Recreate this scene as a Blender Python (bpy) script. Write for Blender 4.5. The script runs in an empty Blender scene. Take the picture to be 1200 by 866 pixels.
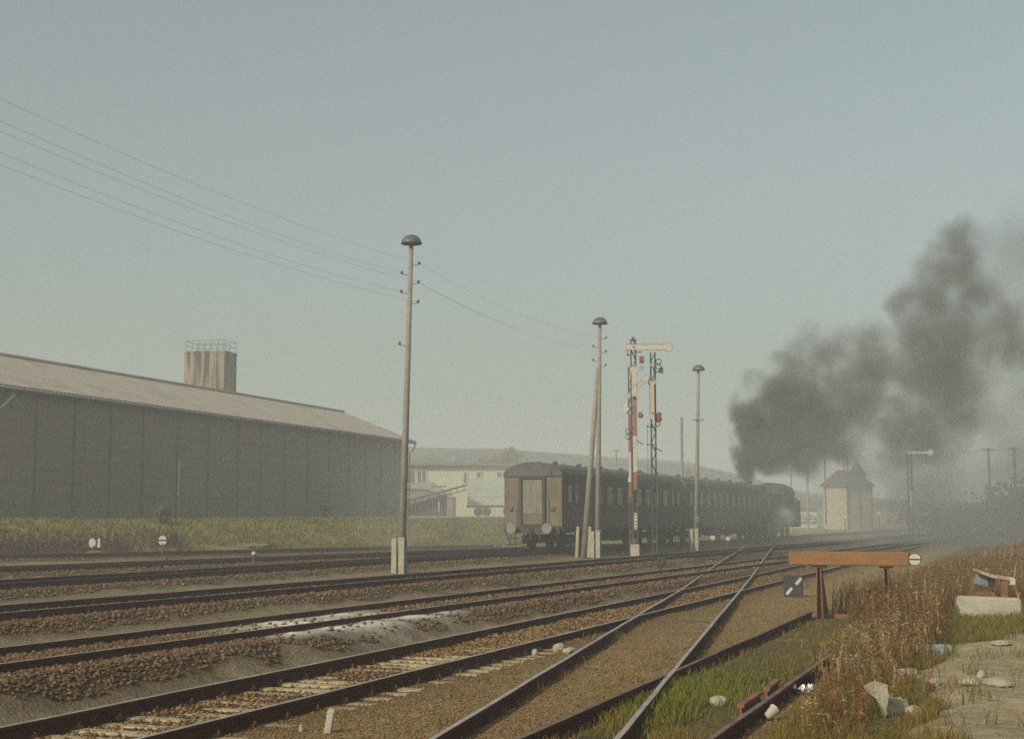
import bpy, math, random
import numpy as np
from math import sin, cos, radians, pi, sqrt, atan2, exp
random.seed(7); RNG = np.random.default_rng(7)
SC = bpy.context.scene; COL = SC.collection
H = 1.8; F = 1667.0; TH = math.atan((607-433)/F)

# ------------------------------------------------------------------ camera and pixel rays
cam = bpy.data.cameras.new('camera'); camo = bpy.data.objects.new('camera', cam); COL.objects.link(camo)
camo.location = (0, 0, H); camo.rotation_euler = (radians(90)+TH, 0, 0)
cam.sensor_width = 36; cam.lens = 36*F/1200; cam.clip_start = .1; cam.clip_end = 6000
SC.camera = camo
def ray(px, py):
    a = (px-600)/F; b = -(py-433)/F
    return (a, cos(TH)-b*sin(TH), sin(TH)+b*cos(TH))
def at(px, py, z):
    "ground point seen at a pixel, on the level z"
    d = ray(px, py); k = (z-H)/d[2]
    return (d[0]*k, d[1]*k)
def atd(px, py, Y):
    "point seen at a pixel, at the depth Y"
    d = ray(px, py); k = Y/d[1]
    return (d[0]*k, Y, H+d[2]*k)

# ------------------------------------------------------------------ objects
def link(o, parent=None):
    COL.objects.link(o)
    if parent is not None: o.parent = parent
    return o
def tag(o, label=None, cat=None, group=None, kind=None):
    if label: o['label'] = label
    if cat: o['category'] = cat
    if group: o['group'] = group
    if kind: o['kind'] = kind
    return o
def empty(name, loc, rz, label, cat, group=None):
    o = bpy.data.objects.new(name, None); o.empty_display_size = .3
    o.location = loc; o.rotation_euler = (0, 0, rz); link(o)
    return tag(o, label, cat, group)
def copy_tree(o, parent=None):
    c = o.copy(); COL.objects.link(c)
    if parent is not None: c.parent = parent
    for ch in list(o.children): copy_tree(ch, c)
    return c
def np_obj(name, V, Fc, mat, parent=None, smooth=False, attr=None):
    "V (n,3) float, Fc (m,k) int"
    me = bpy.data.meshes.new(name)
    n = len(V); m, k = Fc.shape
    me.vertices.add(n); me.vertices.foreach_set('co', np.ascontiguousarray(V, dtype=np.float32).ravel())
    me.loops.add(m*k); me.loops.foreach_set('vertex_index', np.ascontiguousarray(Fc, dtype=np.int32).ravel())
    me.polygons.add(m); me.polygons.foreach_set('loop_start', np.arange(0, m*k, k, dtype=np.int32))
    me.polygons.foreach_set('loop_total', np.full(m, k, dtype=np.int32))
    if smooth: me.polygons.foreach_set('use_smooth', np.ones(m, dtype=bool))
    me.update(calc_edges=True)
    if attr is not None:
        ca = me.color_attributes.new('tint', 'FLOAT_COLOR', 'POINT')
        ca.data.foreach_set('color', np.ascontiguousarray(attr, dtype=np.float32).ravel())
    me.materials.append(mat)
    return link(bpy.data.objects.new(name, me), parent)

class MB:
    def __init__(s): s.v = []; s.f = []; s.m = []; s.sm = []
    def add(s, vs, fs, mi=0, smooth=False):
        b = len(s.v); s.v += [tuple(p) for p in vs]
        for f in fs: s.f.append([b+i for i in f]); s.m.append(mi); s.sm.append(smooth)
        return s
    def box(s, c, size, rz=0, mi=0, rx=0, ry=0):
        x, y, z = size[0]/2, size[1]/2, size[2]/2
        vs = [(-x, -y, -z), (x, -y, -z), (x, y, -z), (-x, y, -z), (-x, -y, z), (x, -y, z), (x, y, z), (-x, y, z)]
        fs = [(3, 2, 1, 0), (4, 5, 6, 7), (0, 1, 5, 4), (1, 2, 6, 5), (2, 3, 7, 6), (3, 0, 4, 7)]
        out = []
        for a, b, d in vs:
            if rx: b, d = b*cos(rx)-d*sin(rx), b*sin(rx)+d*cos(rx)
            if ry: a, d = a*cos(ry)+d*sin(ry), -a*sin(ry)+d*cos(ry)
            if rz: a, b = a*cos(rz)-b*sin(rz), a*sin(rz)+b*cos(rz)
            out.append((a+c[0], b+c[1], d+c[2]))
        return s.add(out, fs, mi)
    def cyl(s, p0, p1, r0, r1=None, n=12, mi=0, caps=True, smooth=True):
        if r1 is None: r1 = r0
        p0 = np.array(p0, float); p1 = np.array(p1, float); d = p1-p0; L = np.linalg.norm(d); d = d/max(L, 1e-9)
        u = np.cross(d, (0, 0, 1) if abs(d[2]) < .9 else (1, 0, 0)); u /= np.linalg.norm(u); w = np.cross(d, u)
        vs = []
        for p, r in ((p0, r0), (p1, r1)):
            for i in range(n):
                a = 2*pi*i/n; vs.append(p+(u*cos(a)+w*sin(a))*r)
        fs = [(i, (i+1) % n, n+(i+1) % n, n+i) for i in range(n)]
        s.add(vs, fs, mi, smooth)
        if caps:
            s.add(vs[:n], [tuple(range(n))[::-1]], mi); s.add(vs[n:], [tuple(range(n))], mi)
        return s
    def tube(s, pts, r, n=6, mi=0):
        P = [np.array(p, float) for p in pts]; rings = []
        rr = r if hasattr(r, '__len__') else [r]*len(P)
        for i, p in enumerate(P):
            d = P[min(i+1, len(P)-1)]-P[max(i-1, 0)]; d = d/max(np.linalg.norm(d), 1e-9)
            u = np.cross(d, (0, 0, 1) if abs(d[2]) < .95 else (1, 0, 0)); u /= np.linalg.norm(u); w = np.cross(d, u)
            rings += [p+(u*cos(2*pi*k/n)+w*sin(2*pi*k/n))*rr[i] for k in range(n)]
        fs = []
        for i in range(len(P)-1):
            for k in range(n): fs.append((i*n+k, i*n+(k+1) % n, (i+1)*n+(k+1) % n, (i+1)*n+k))
        fs.append(tuple(range(n))[::-1]); fs.append(tuple(range((len(P)-1)*n, len(P)*n)))
        return s.add(rings, fs, mi, True)
    def lathe(s, prof, c=(0, 0, 0), n=20, mi=0, ax='z'):
        vs = []
        for r, z in prof:
            for i in range(n):
                a = 2*pi*i/n; p = (r*cos(a), r*sin(a), z)
                if ax == 'y': p = (p[0], p[2], p[1])
                if ax == 'x': p = (p[2], p[0], p[1])
                vs.append((p[0]+c[0], p[1]+c[1], p[2]+c[2]))
        fs = []
        for j in range(len(prof)-1):
            for i in range(n): fs.append((j*n+i, j*n+(i+1) % n, (j+1)*n+(i+1) % n, (j+1)*n+i))
        fs.append(tuple(range(n))[::-1]); fs.append(tuple(range((len(prof)-1)*n, len(prof)*n)))
        return s.add(vs, fs, mi, True)
    def prism(s, outline, y0, y1, mi=0, ax='y', smooth=False):
        "outline in (x,z) swept along y (or in (y,z) along x)"
        n = len(outline)
        f3 = (lambda a, b, t: (a, t, b)) if ax == 'y' else ((lambda a, b, t: (t, a, b)) if ax == 'x' else (lambda a, b, t: (a, b, t)))
        vs = [f3(a, b, y0) for a, b in outline]+[f3(a, b, y1) for a, b in outline]
        s.add(vs, [(i, (i+1) % n, n+(i+1) % n, n+i) for i in range(n)], mi, smooth)
        s.add(vs[:n], [tuple(range(n))[::-1]], mi); s.add(vs[n:], [tuple(range(n))], mi)
        return s
    def build(s, name, mats, parent=None, bevel=0):
        me = bpy.data.meshes.new(name); me.from_pydata(s.v, [], s.f)
        if not isinstance(mats, (list, tuple)): mats = [mats]
        for m in mats: me.materials.append(m)
        me.polygons.foreach_set('material_index', s.m); me.polygons.foreach_set('use_smooth', s.sm)
        import bmesh
        bm = bmesh.new(); bm.from_mesh(me); bmesh.ops.recalc_face_normals(bm, faces=bm.faces)
        if bevel: bmesh.ops.bevel(bm, geom=[e for e in bm.edges if len(e.link_faces) == 2 and e.calc_face_angle(0) > .5], offset=bevel, segments=2, affect='EDGES')
        bm.to_mesh(me); bm.free()
        me.update()
        return link(bpy.data.objects.new(name, me), parent)

# ------------------------------------------------------------------ materials
def mat(name, c1, c2=None, scale=4, rough=.85, bump=0, bscale=None, metal=0, detail=6, contrast=(.35, .65), island=0, coord='Object',
        stretch=(1, 1, 1), c3=None, s3=.3, t3=(.5, .7), attr=None, spec=.3, trans=0):
    m = bpy.data.materials.new(name); m.use_nodes = True; nt = m.node_tree; N = nt.nodes; L = nt.links; N.clear()
    out = N.new('ShaderNodeOutputMaterial'); b = N.new('ShaderNodeBsdfPrincipled'); L.new(b.outputs[0], out.inputs[0])
    b.inputs['Roughness'].default_value = rough; b.inputs['Metallic'].default_value = metal
    b.inputs['Specular IOR Level'].default_value = spec
    tc = N.new('ShaderNodeTexCoord'); mp = N.new('ShaderNodeMapping'); mp.inputs['Scale'].default_value = stretch
    L.new(tc.outputs[coord], mp.inputs[0])
    if c2 is None: c2 = tuple(x*.75 for x in c1)
    no = N.new('ShaderNodeTexNoise'); no.inputs['Scale'].default_value = scale; no.inputs['Detail'].default_value = detail
    no.inputs['Roughness'].default_value = .62
    L.new(mp.outputs[0], no.inputs['Vector'])
    mr = N.new('ShaderNodeMapRange'); mr.inputs[1].default_value = contrast[0]; mr.inputs[2].default_value = contrast[1]
    L.new(no.outputs[0], mr.inputs[0])
    mx = N.new('ShaderNodeMix'); mx.data_type = 'RGBA'; L.new(mr.outputs[0], mx.inputs[0])
    mx.inputs[6].default_value = (*c1, 1); mx.inputs[7].default_value = (*c2, 1); cur = mx.outputs[2]
    if c3 is not None:
        n3 = N.new('ShaderNodeTexNoise'); n3.inputs['Scale'].default_value = s3; n3.inputs['Detail'].default_value = 5
        L.new(mp.outputs[0], n3.inputs['Vector'])
        m3 = N.new('ShaderNodeMapRange'); m3.inputs[1].default_value = t3[0]; m3.inputs[2].default_value = t3[1]; L.new(n3.outputs[0], m3.inputs[0])
        x3 = N.new('ShaderNodeMix'); x3.data_type = 'RGBA'; L.new(m3.outputs[0], x3.inputs[0]); L.new(cur, x3.inputs[6]); x3.inputs[7].default_value = (*c3, 1)
        cur = x3.outputs[2]
    if attr:
        a = N.new('ShaderNodeAttribute'); a.attribute_name = attr
        xm = N.new('ShaderNodeMix'); xm.data_type = 'RGBA'; xm.blend_type = 'MULTIPLY'; xm.inputs[0].default_value = 1
        L.new(a.outputs['Color'], xm.inputs[6]); L.new(cur, xm.inputs[7]); cur = xm.outputs[2]
    if island:
        g = N.new('ShaderNodeNewGeometry'); ramp = N.new('ShaderNodeValToRGB'); e = ramp.color_ramp.elements
        cols = island; e[0].color = (*cols[0], 1); e[0].position = 0; e[1].color = (*cols[-1], 1); e[1].position = 1
        for i, cc in enumerate(cols[1:-1]): x = e.new((i+1)/(len(cols)-1)); x.color = (*cc, 1)
        L.new(g.outputs['Random Per Island'], ramp.inputs[0])
        xm = N.new('ShaderNodeMix'); xm.data_type = 'RGBA'; xm.blend_type = 'MULTIPLY'; xm.inputs[0].default_value = 1
        L.new(ramp.outputs[0], xm.inputs[6]); L.new(cur, xm.inputs[7]); cur = xm.outputs[2]
    L.new(cur, b.inputs['Base Color'])
    if bump:
        nb = N.new('ShaderNodeTexNoise'); nb.inputs['Scale'].default_value = bscale or scale*3; nb.inputs['Detail'].default_value = 5
        L.new(mp.outputs[0], nb.inputs['Vector']); bp = N.new('ShaderNodeBump'); bp.inputs['Strength'].default_value = bump
        bp.inputs['Distance'].default_value = .05; L.new(nb.outputs[0], bp.inputs['Height']); L.new(bp.outputs[0], b.inputs['Normal'])
    if trans:
        t = N.new('ShaderNodeBsdfTranslucent'); ms = N.new('ShaderNodeMixShader'); ms.inputs[0].default_value = trans
        L.new(cur, t.inputs[0]); L.new(b.outputs[0], ms.inputs[1]); L.new(t.outputs[0], ms.inputs[2]); L.new(ms.outputs[0], out.inputs[0])
    return m
M = {}
M['rail'] = mat('rusty_rail', (.10, .024, .016), (.055, .015, .011), 9, .85, .3, 40, spec=.08)
M['railtop'] = mat('worn_rail_head', (.40, .345, .30), (.24, .19, .155), 3, .42, 0, metal=.1, spec=.5)
M['dullrailtop'] = mat('dull_rail_head', (.22, .15, .11), (.10, .05, .035), 3, .65, 0, metal=.2)
M['clip'] = mat('rusty_clip', (.20, .085, .04), (.11, .04, .02), 20)
M['sleeper'] = mat('pale_weathered_sleeper', (.50, .42, .25), (.26, .20, .12), 9, .9, .5, 30, stretch=(1, 3, 1))
M['darksleeper'] = mat('oily_dark_sleeper', (.085, .06, .042), (.04, .03, .022), 8, .85, .5, 30)
M['concrete'] = mat('weathered_concrete', (.27, .245, .20), (.20, .18, .15), 3, .9, .3, 25, c3=(.24, .21, .17), s3=.8, t3=(.52, .72))
M['concrete2'] = mat('pale_concrete', (.43, .385, .28), (.32, .285, .21), 3, .9, .3, 25)
M['silo'] = mat('stained_silo_concrete', (.27, .205, .135), (.21, .16, .105), .9, .9, .2, 8, stretch=(2.6, 2.6, .22), c3=(.06, .045, .035), s3=1.0, t3=(.46, .60))
M['darkmetal'] = mat('dark_painted_metal', (.06, .055, .05), (.10, .075, .055), 6, .6, .1)
M['lamptop'] = mat('grey_enamel_lamp', (.12, .12, .115), (.07, .07, .068), 6, .45, .05)
M['galv'] = mat('grey_steel', (.22, .22, .21), (.14, .13, .12), 6, .6, .1)
M['white'] = mat('dirty_white_paint', (.58, .53, .44), (.46, .42, .34), 5, .6)
M['whitebright'] = mat('white_enamel', (.52, .48, .39), (.42, .38, .31), 5, .5)
M['red'] = mat('faded_red_paint', (.33, .13, .095), (.24, .10, .075), 5, .6)
M['redlamp'] = mat('red_lamp_glass', (.24, .09, .065), (.2, .07, .05), 5, .3)
M['orange'] = mat('faded_orange_beam', (.27, .135, .042), (.20, .095, .035), 2.2, .8, .35, 14, stretch=(1, 4, 6), c3=(.20, .11, .06), s3=2.2, t3=(.52, .68))
M['rust'] = mat('brown_rust', (.27, .115, .055), (.14, .06, .032), 5, .85, .3, 30)
M['black'] = mat('sooty_black', (.030, .027, .025), (.05, .04, .035), 5, .6, .1)
M['loco'] = mat('sooty_locomotive_black', (.030, .027, .025), (.055, .042, .034), 3, .55, .1)
M['wheelred'] = mat('grimy_red_wheels', (.12, .03, .022), (.06, .022, .018), 5, .7)
M['coachend'] = mat('grimy_brown_coach_end', (.17, .13, .09), (.115, .085, .06), 2.5, .8, .1, stretch=(1, 1, .4))
M['coachside'] = mat('dark_grimy_green_coach', (.085, .080, .062), (.056, .050, .040), 2.2, .6, .05, stretch=(1, 1, .3))
M['coachroof'] = mat('sooty_coach_roof', (.12, .11, .10), (.075, .067, .062), 1.5, .85, .1)
M['shutter'] = mat('pale_gangway_shutter', (.26, .22, .155), (.17, .14, .10), 3, .8, .1, stretch=(4, 1, .5))
M['glass'] = mat('dusty_window_glass', (.10, .12, .12), (.06, .07, .07), 2, .15, spec=.6)
M['paleglass'] = mat('reflecting_coach_glass', (.24, .26, .25), (.12, .13, .13), 1.2, .2, spec=.6)
M['under'] = mat('dusty_underframe', (.075, .055, .042), (.045, .034, .028), 5, .85)
M['wall'] = mat('grey_brown_fibre_board', (.31, .25, .20), (.13, .104, .083), 7, .9, .3, 20, c3=(.235, .17, .115), s3=.25, t3=(.42, .68), contrast=(.3, .72))
M['batten'] = mat('dark_wall_joint', (.14, .115, .09), (.10, .083, .066), 3)
M['roof'] = mat('pale_fibre_cement_roof', (.33, .285, .23), (.27, .23, .185), 1.1, .85, .1, 12, c3=(.21, .17, .125), s3=.35, t3=(.55, .75))
M['fascia'] = mat('dark_eave_board', (.09, .07, .06), (.06, .05, .045), 3)
M['cream'] = mat('cream_render', (.50, .47, .33), (.44, .41, .29), .8, .9)
M['brownroof'] = mat('brown_edge_roof', (.20, .14, .10), (.15, .11, .08), 2)
M['greyroof'] = mat('grey_felt_roof', (.33, .32, .30), (.27, .26, .25), 2)
M['palegreen'] = mat('pale_green_tarpaulin', (.44, .48, .38), (.38, .42, .33), 1.5, .7)
M['hutwall'] = mat('dusty_tan_render', (.40, .31, .21), (.30, .23, .16), 1.5, .9)
M['hutroof'] = mat('brown_slate_roof', (.07, .05, .038), (.05, .038, .03), 3, .85)
M['paper'] = mat('white_paper', (.80, .79, .74), (.66, .64, .58), 8, .8)
M['stone'] = mat('pale_limestone', (.40, .35, .25), (.27, .235, .165), 6, .9, .5, 25)
M['greystone'] = mat('grey_stone', (.36, .38, .36), (.26, .27, .26), 6, .9, .5, 25)
M['spill'] = mat('white_lime_powder', (.62, .60, .54), (.46, .44, .38), 5, .95, .5, 30)
M['bark'] = mat('grey_brown_bark', (.12, .09, .065), (.07, .055, .04), 8, .9, .4)
BAL = [(.075, .048, .028), (.19, .115, .055), (.13, .082, .042), (.27, .175, .085), (.055, .036, .026), (.17, .12, .07), (.17, .10, .055), (.30, .24, .15)]
M['ballaststone'] = mat('ballast_stone', (1, 1, 1), (.7, .7, .7), 30, .95, island=BAL, attr='tint')
M['blade'] = mat('grass_blade', (1, 1, 1), (.75, .78, .7), 1.2, .8, island=[(.75, .75, .75), (1.25, 1.2, .9), (.9, 1, .8), (1.5, 1.25, .9)], attr='tint', trans=.3, spec=.15)
M['weed'] = mat('dry_weed', (1, 1, 1), (.8, .8, .75), 3, .9, island=[(.6, .6, .6), (1.2, 1.1, 1), (.85, .85, .8), (1.6, 1.5, 1.3)], attr='tint', trans=.2, spec=.1)
M['leafy'] = mat('bush_leaf', (.17, .145, .055), (.11, .10, .04), .6, .85, island=[(.6, .6, .6), (1.3, 1.2, 1), (.9, 1, .8)], trans=.25, spec=.1)
M['leafyellow'] = mat('yellowing_leaf', (.26, .19, .085), (.17, .13, .065), .25, .85, island=[(.7, .7, .7), (1.2, 1.15, 1), (1, 1, .8)], trans=.25, spec=.1)
M['leafdark'] = mat('dark_wood_leaf', (.05, .052, .03), (.03, .034, .022), .15, .9, island=[(.7, .7, .7), (1.3, 1.2, 1)], spec=.1)
M['heap'] = mat('earthy_gravel', (.17, .13, .08), (.12, .09, .055), 6, .95, .5, 20)
# ------------------------------------------------------------------ world, sun
SUN_EL = 32.0; SX, SY = -.66, -.75
w = bpy.data.worlds.new('World'); SC.world = w; w.use_nodes = True; nt = w.node_tree; nt.nodes.clear()
wo = nt.nodes.new('ShaderNodeOutputWorld'); bg = nt.nodes.new('ShaderNodeBackground'); sk = nt.nodes.new('ShaderNodeTexSky')
sk.sky_type = 'NISHITA'; sk.sun_disc = False; sk.sun_elevation = radians(SUN_EL); sk.sun_rotation = atan2(SX, SY) % (2*pi)
sk.air_density = 1.3; sk.dust_density = 4.2; sk.ozone_density = 2.0; sk.altitude = 0
hs = nt.nodes.new('ShaderNodeHueSaturation'); hs.inputs['Saturation'].default_value = .42
tn = nt.nodes.new('ShaderNodeMix'); tn.data_type = 'RGBA'; tn.blend_type = 'MULTIPLY'; tn.inputs[0].default_value = 1; tn.inputs[7].default_value = (.885, 1.0, .97, 1)
nt.links.new(sk.outputs[0], hs.inputs['Color']); nt.links.new(hs.outputs[0], tn.inputs[6]); nt.links.new(tn.outputs[2], bg.inputs[0])
bg.inputs[1].default_value = .091; nt.links.new(bg.outputs[0], wo.inputs[0])
sl = bpy.data.lights.new('sun', 'SUN'); sl.energy = 2.85; sl.angle = radians(.6); sl.color = (1, .88, .72)
so = bpy.data.objects.new('sun', sl); COL.objects.link(so)
import mathutils
so.rotation_euler = mathutils.Vector((-SX, -SY, -math.tan(radians(SUN_EL))*sqrt(SX*SX+SY*SY))).to_track_quat('-Z', 'Y').to_euler()
SC.view_settings.view_transform = 'Standard'; SC.view_settings.look = 'None'; SC.view_settings.exposure = 0.22; SC.view_settings.gamma = 1
SC.view_settings.use_curve_mapping = False
SC.cycles.use_denoising = False
SC.cycles.volume_bounces = 1; SC.cycles.max_bounces = 5; SC.cycles.diffuse_bounces = 2; SC.cycles.transparent_max_bounces = 12

# ------------------------------------------------------------------ noise and terrain
def hsh(ix, iy, seed):
    n = (ix.astype(np.int64)*374761393+iy.astype(np.int64)*668265263+seed*1442695041) & 0x7fffffff
    n = ((n ^ (n >> 13))*1274126177) & 0x7fffffff
    return ((n ^ (n >> 16)) & 0xffff)/65535.0
def vn(x, y, s, seed=0, octv=3):
    x = np.asarray(x, float)/s; y = np.asarray(y, float)/s; tot = 0; amp = 1; nrm = 0
    for o in range(octv):
        ix = np.floor(x); iy = np.floor(y); fx = x-ix; fy = y-iy; fx = fx*fx*(3-2*fx); fy = fy*fy*(3-2*fy)
        a = hsh(ix, iy, seed+o); b = hsh(ix+1, iy, seed+o); c = hsh(ix, iy+1, seed+o); d = hsh(ix+1, iy+1, seed+o)
        tot = tot+amp*((a*(1-fx)+b*fx)*(1-fy)+(c*(1-fx)+d*fx)*fy); nrm += amp; amp *= .5; x = x*2.03+7; y = y*2.03+3
    return tot/nrm
def sst(a, b, x):
    t = np.clip((x-a)/(b-a), 0, 1); return t*t*(3-2*t)

AL = radians(22.6)
# tracks: name, point on the left rail head, angle, level of the rail head, start, end (metres along), side
def dirv(deg): return np.array([sin(radians(deg)), cos(radians(deg))])
def nrm(deg): return np.array([cos(radians(deg)), -sin(radians(deg))])
G = 1.49
TR = {}
def track(key, pt, deg, z, t0, t1): TR[key] = dict(p=np.array(pt, float), deg=deg, z=z, t0=t0, t1=t1, c=np.array(pt, float)+nrm(deg)*G/2)
track('T6', at(400, 771, 0), 20.1, 0.0, -14, 175)
track('T5', at(400, 711.5, .15), 22.6, .15, -24, 150)
track('T4', at(400, 678, .25), 23.2, .25, -34, 150)
track('T3', (.05, 65.8), 22.4, .30, -58, 130)
track('T2', at(200, 656, .30), 29.0, .30, -30, 50)
track('T1', at(200, 645.5, .30), 40.0, .30, -30, 21)
track('T7', at(715, 740, .004), 11.4, .004, -14, 57)
track('T8', at(863, 754, .002), 19.8, .002, -13, 7.6)
def lat(T, x, y): n = nrm(T['deg']); return (x-T['c'][0])*n[0]+(y-T['c'][1])*n[1]
def alo(T, x, y): d = dirv(T['deg']); return (x-T['c'][0])*d[0]+(y-T['c'][1])*d[1]
FOOT = np.array([(-400, -150), (-60, 22), (-38, 45), (-24.5, 62), (-12.5, 73.5), (-2, 82), (7, 96), (14, 110), (22, 130), (60, 230), (140, 420)], float)
def footdist(x, y):
    best = np.full(np.shape(x), 1e9); sgn = np.ones(np.shape(x))
    for a, b in zip(FOOT[:-1], FOOT[1:]):
        d = b-a; L = np.hypot(*d); t = np.clip(((x-a[0])*d[0]+(y-a[1])*d[1])/L**2, 0, 1)
        px = x-a[0]-t*d[0]; py = y-a[1]-t*d[1]; r = np.hypot(px, py); s_ = np.where(d[0]*py-d[1]*px > 0, 1.0, -1.0)
        sgn = np.where(r < best, s_, sgn); best = np.minimum(best, r)
    return best*sgn            # positive = beyond the foot, up the bank
BX_Y = [5, 11.6, 15.5, 19.5, 21.7, 23.8, 25.5, 400]; BX_X = [1.2, 3.1, 4.5, 6.0, 6.9, 8.8, 12.5, 900]
def pathmask(x, y):
    bx = np.interp(y, BX_Y, BX_X)+(vn(x, y, 1.3, 5)-.5)*1.2
    return sst(-.25, .35, x-bx)
def ubase(u): return np.interp(u, [-24.5, -18, -13.5, -10.2, 500], [.30, .25, .15, 0, 0])
def rise(x, y):
    e = footdist(x, y); fade = 1-sst(118, 190, y)
    top = 1.72+.25*(vn(x, y, 9, 21)-.5)
    z = sst(-.3, 8.0, e+1.3*(vn(x, y, 5, 33)-.5))*top*fade
    return z, e
def gz(x, y):
    x = np.asarray(x, float); y = np.asarray(y, float)
    u = x*cos(AL)-y*sin(AL)
    base = ubase(u); b0 = base
    base = np.where(y > 150, .0+base*0.6, base)
    low = base-.31+.06*(vn(x, y, 1.7, 3)-.5)
    z = low
    for k, T in TR.items():
        a = alo(T, x, y); l = np.abs(lat(T, x, y)); on = (a > T['t0']-1) & (a < T['t1']+(.6 if k == 'T8' else 3))
        bed = T['z']-.165+(b0 if k in ('T6', 'T7') else 0)+({'T5': .05, 'T4': .02}.get(k, 0) if k != 'T6' else .045*np.maximum(sst(20, 23.5, y), 1-sst(10.5, 12.5, y))+.022*sst(.5, .62, vn(x, y, .9, 19)))
        wgt = (1-sst(1.25, 2.1, l+.25*(vn(x, y, .6, 9)-.5)))*on
        z = np.maximum(z, low+(bed-low)*wgt)
    # the area right of the foreground track is level fill
    T = TR['T6']; r = sst(.6, 2.0, lat(T, x, y)); z = np.maximum(z, z*(1-r)+r*(-.138+.02*(vn(x, y, .8, 6)-.5)))
    z = z+.05*sst(2.2, 5, lat(TR['T8'], x, y))*(vn(x, y, 1.1, 14))*(1-pathmask(x, y))
    z = z+.10*pathmask(x, y)
    z = z+.05*spillmask(x, y)*vn(x, y, .5, 77)
    rz_, e = rise(x, y)
    z = z+rz_
    far = sst(140, 260, np.hypot(x, y)); z = z*(1-far)+far*np.where(e > 0, .3+rz_, .25)
    # distant hills
    r_ = np.hypot(x, y); az = np.degrees(np.arctan2(x, np.maximum(y, 1e-3))); az = np.where(y <= 0, np.where(x > 0, 60, -60), az)
    hp = np.interp(az, [-60, -30, -10, -4.1, 0, 3.4, 6.8, 9.2, 11.5, 16, 25, 60], [30, 33, 31, 29.5, 28, 25.5, 23.5, 18.5, 12, 8, 7, 6])
    hz_ = hp*.71*sst(240, 400, r_+40*(vn(x, y, 130, 51)-.5))*(1-.3*sst(460, 800, r_))+1.8*(vn(x, y, 60, 60)-.5)*sst(300, 400, r_)
    return z+hz_*(y > -50)
ROCKS = [at(px_, py_, -.08)+(r_,) for px_, py_, r_ in ((843, 828, .22), (1063, 793, .22), (1100, 766, .3), (1096, 803, .16), (1037, 842, .36), (1045, 832, .3), (1030, 852, .3), (938, 815, .16), (903, 845, .14), (1070, 828, .2), (878, 826, .2), (868, 832, .2), (903, 806, .15))]
def clear(x, y):
    m = np.ones(np.shape(x))
    for a, b, r in ROCKS: m = m*sst(r*.6, r*1.1, np.hypot(x-a, (y-b)*.8))
    return m
def spillmask(x, y):
    px, py = at(410, 739, -.1); d = dirv(22.6); a = (x-px)*d[0]+(y-py)*d[1]; l = (x-px)*cos(AL)-(y-py)*sin(AL)
    m1 = 1.4*np.exp(-((a/3.3)**2+((l)/.85)**2)**1.3)
    qx, qy = at(320, 729, .15-.16); a = (x-qx)*d[0]+(y-qy)*d[1]; l = (x-qx)*cos(AL)-(y-qy)*sin(AL)
    m2 = 1.3*np.exp(-((a/2.8)**2+((l)/.7)**2)**1.3)
    qx, qy = at(505, 675, .0); a = (x-qx)*d[0]+(y-qy)*d[1]; l = (x-qx)*cos(AL)-(y-qy)*sin(AL)
    m3 = np.exp(-((a/1.6)**2+((l)/.35)**2)**1.3)*.9
    return np.clip((np.minimum(m1, 1)+m2+m3)*(.1+1.7*vn(x, y, .55, 8)), 0, 1)

C_BAL = np.array([.095, .052, .030]); C_CIN = np.array([.20, .155, .095]); C_GRASS = np.array([.10, .088, .032]); C_PATH = np.array([.33, .27, .17])
C_WEED = np.array([.19, .115, .05]); C_SPILL = np.array([.68, .63, .54]); C_BANK = np.array([.20, .165, .05]); C_FAR = np.array([.12, .095, .065])
def masks(x, y):
    bal = np.zeros(np.shape(x))
    for k, T in TR.items():
        a = alo(T, x, y); l = np.abs(lat(T, x, y)); on = (a > T['t0']-1) & (a < T['t1']+3)
        ls = lat(T, x, y); wide = np.where(ls < 0, .62 if k == 'T6' else 1.5, 1.40 if k == 'T5' else 1.5)
        bal = np.maximum(bal, (1-sst(0, .55, l-wide+.6*(vn(x, y, .8, 12)-.5)))*on)
    l8 = lat(TR['T8'], x, y); a8 = alo(TR['T8'], x, y)
    g = sst(.9, 1.6, l8)*(1-pathmask(x, y))
    g = np.maximum(g, (1-sst(.5, .72, np.abs(l8)+.15*(vn(x, y, .7, 17)-.5)))*sst(.35, .6, vn(x, y, .9, 18)+.25*(a8 < -2)+.15)*(a8 < 8.6))
    g = np.maximum(g, sst(-.1, .3, l8+.8)*(a8 >= 7)*sst(8, 10, a8))
    return bal, np.clip(g, 0, 1)
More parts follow.
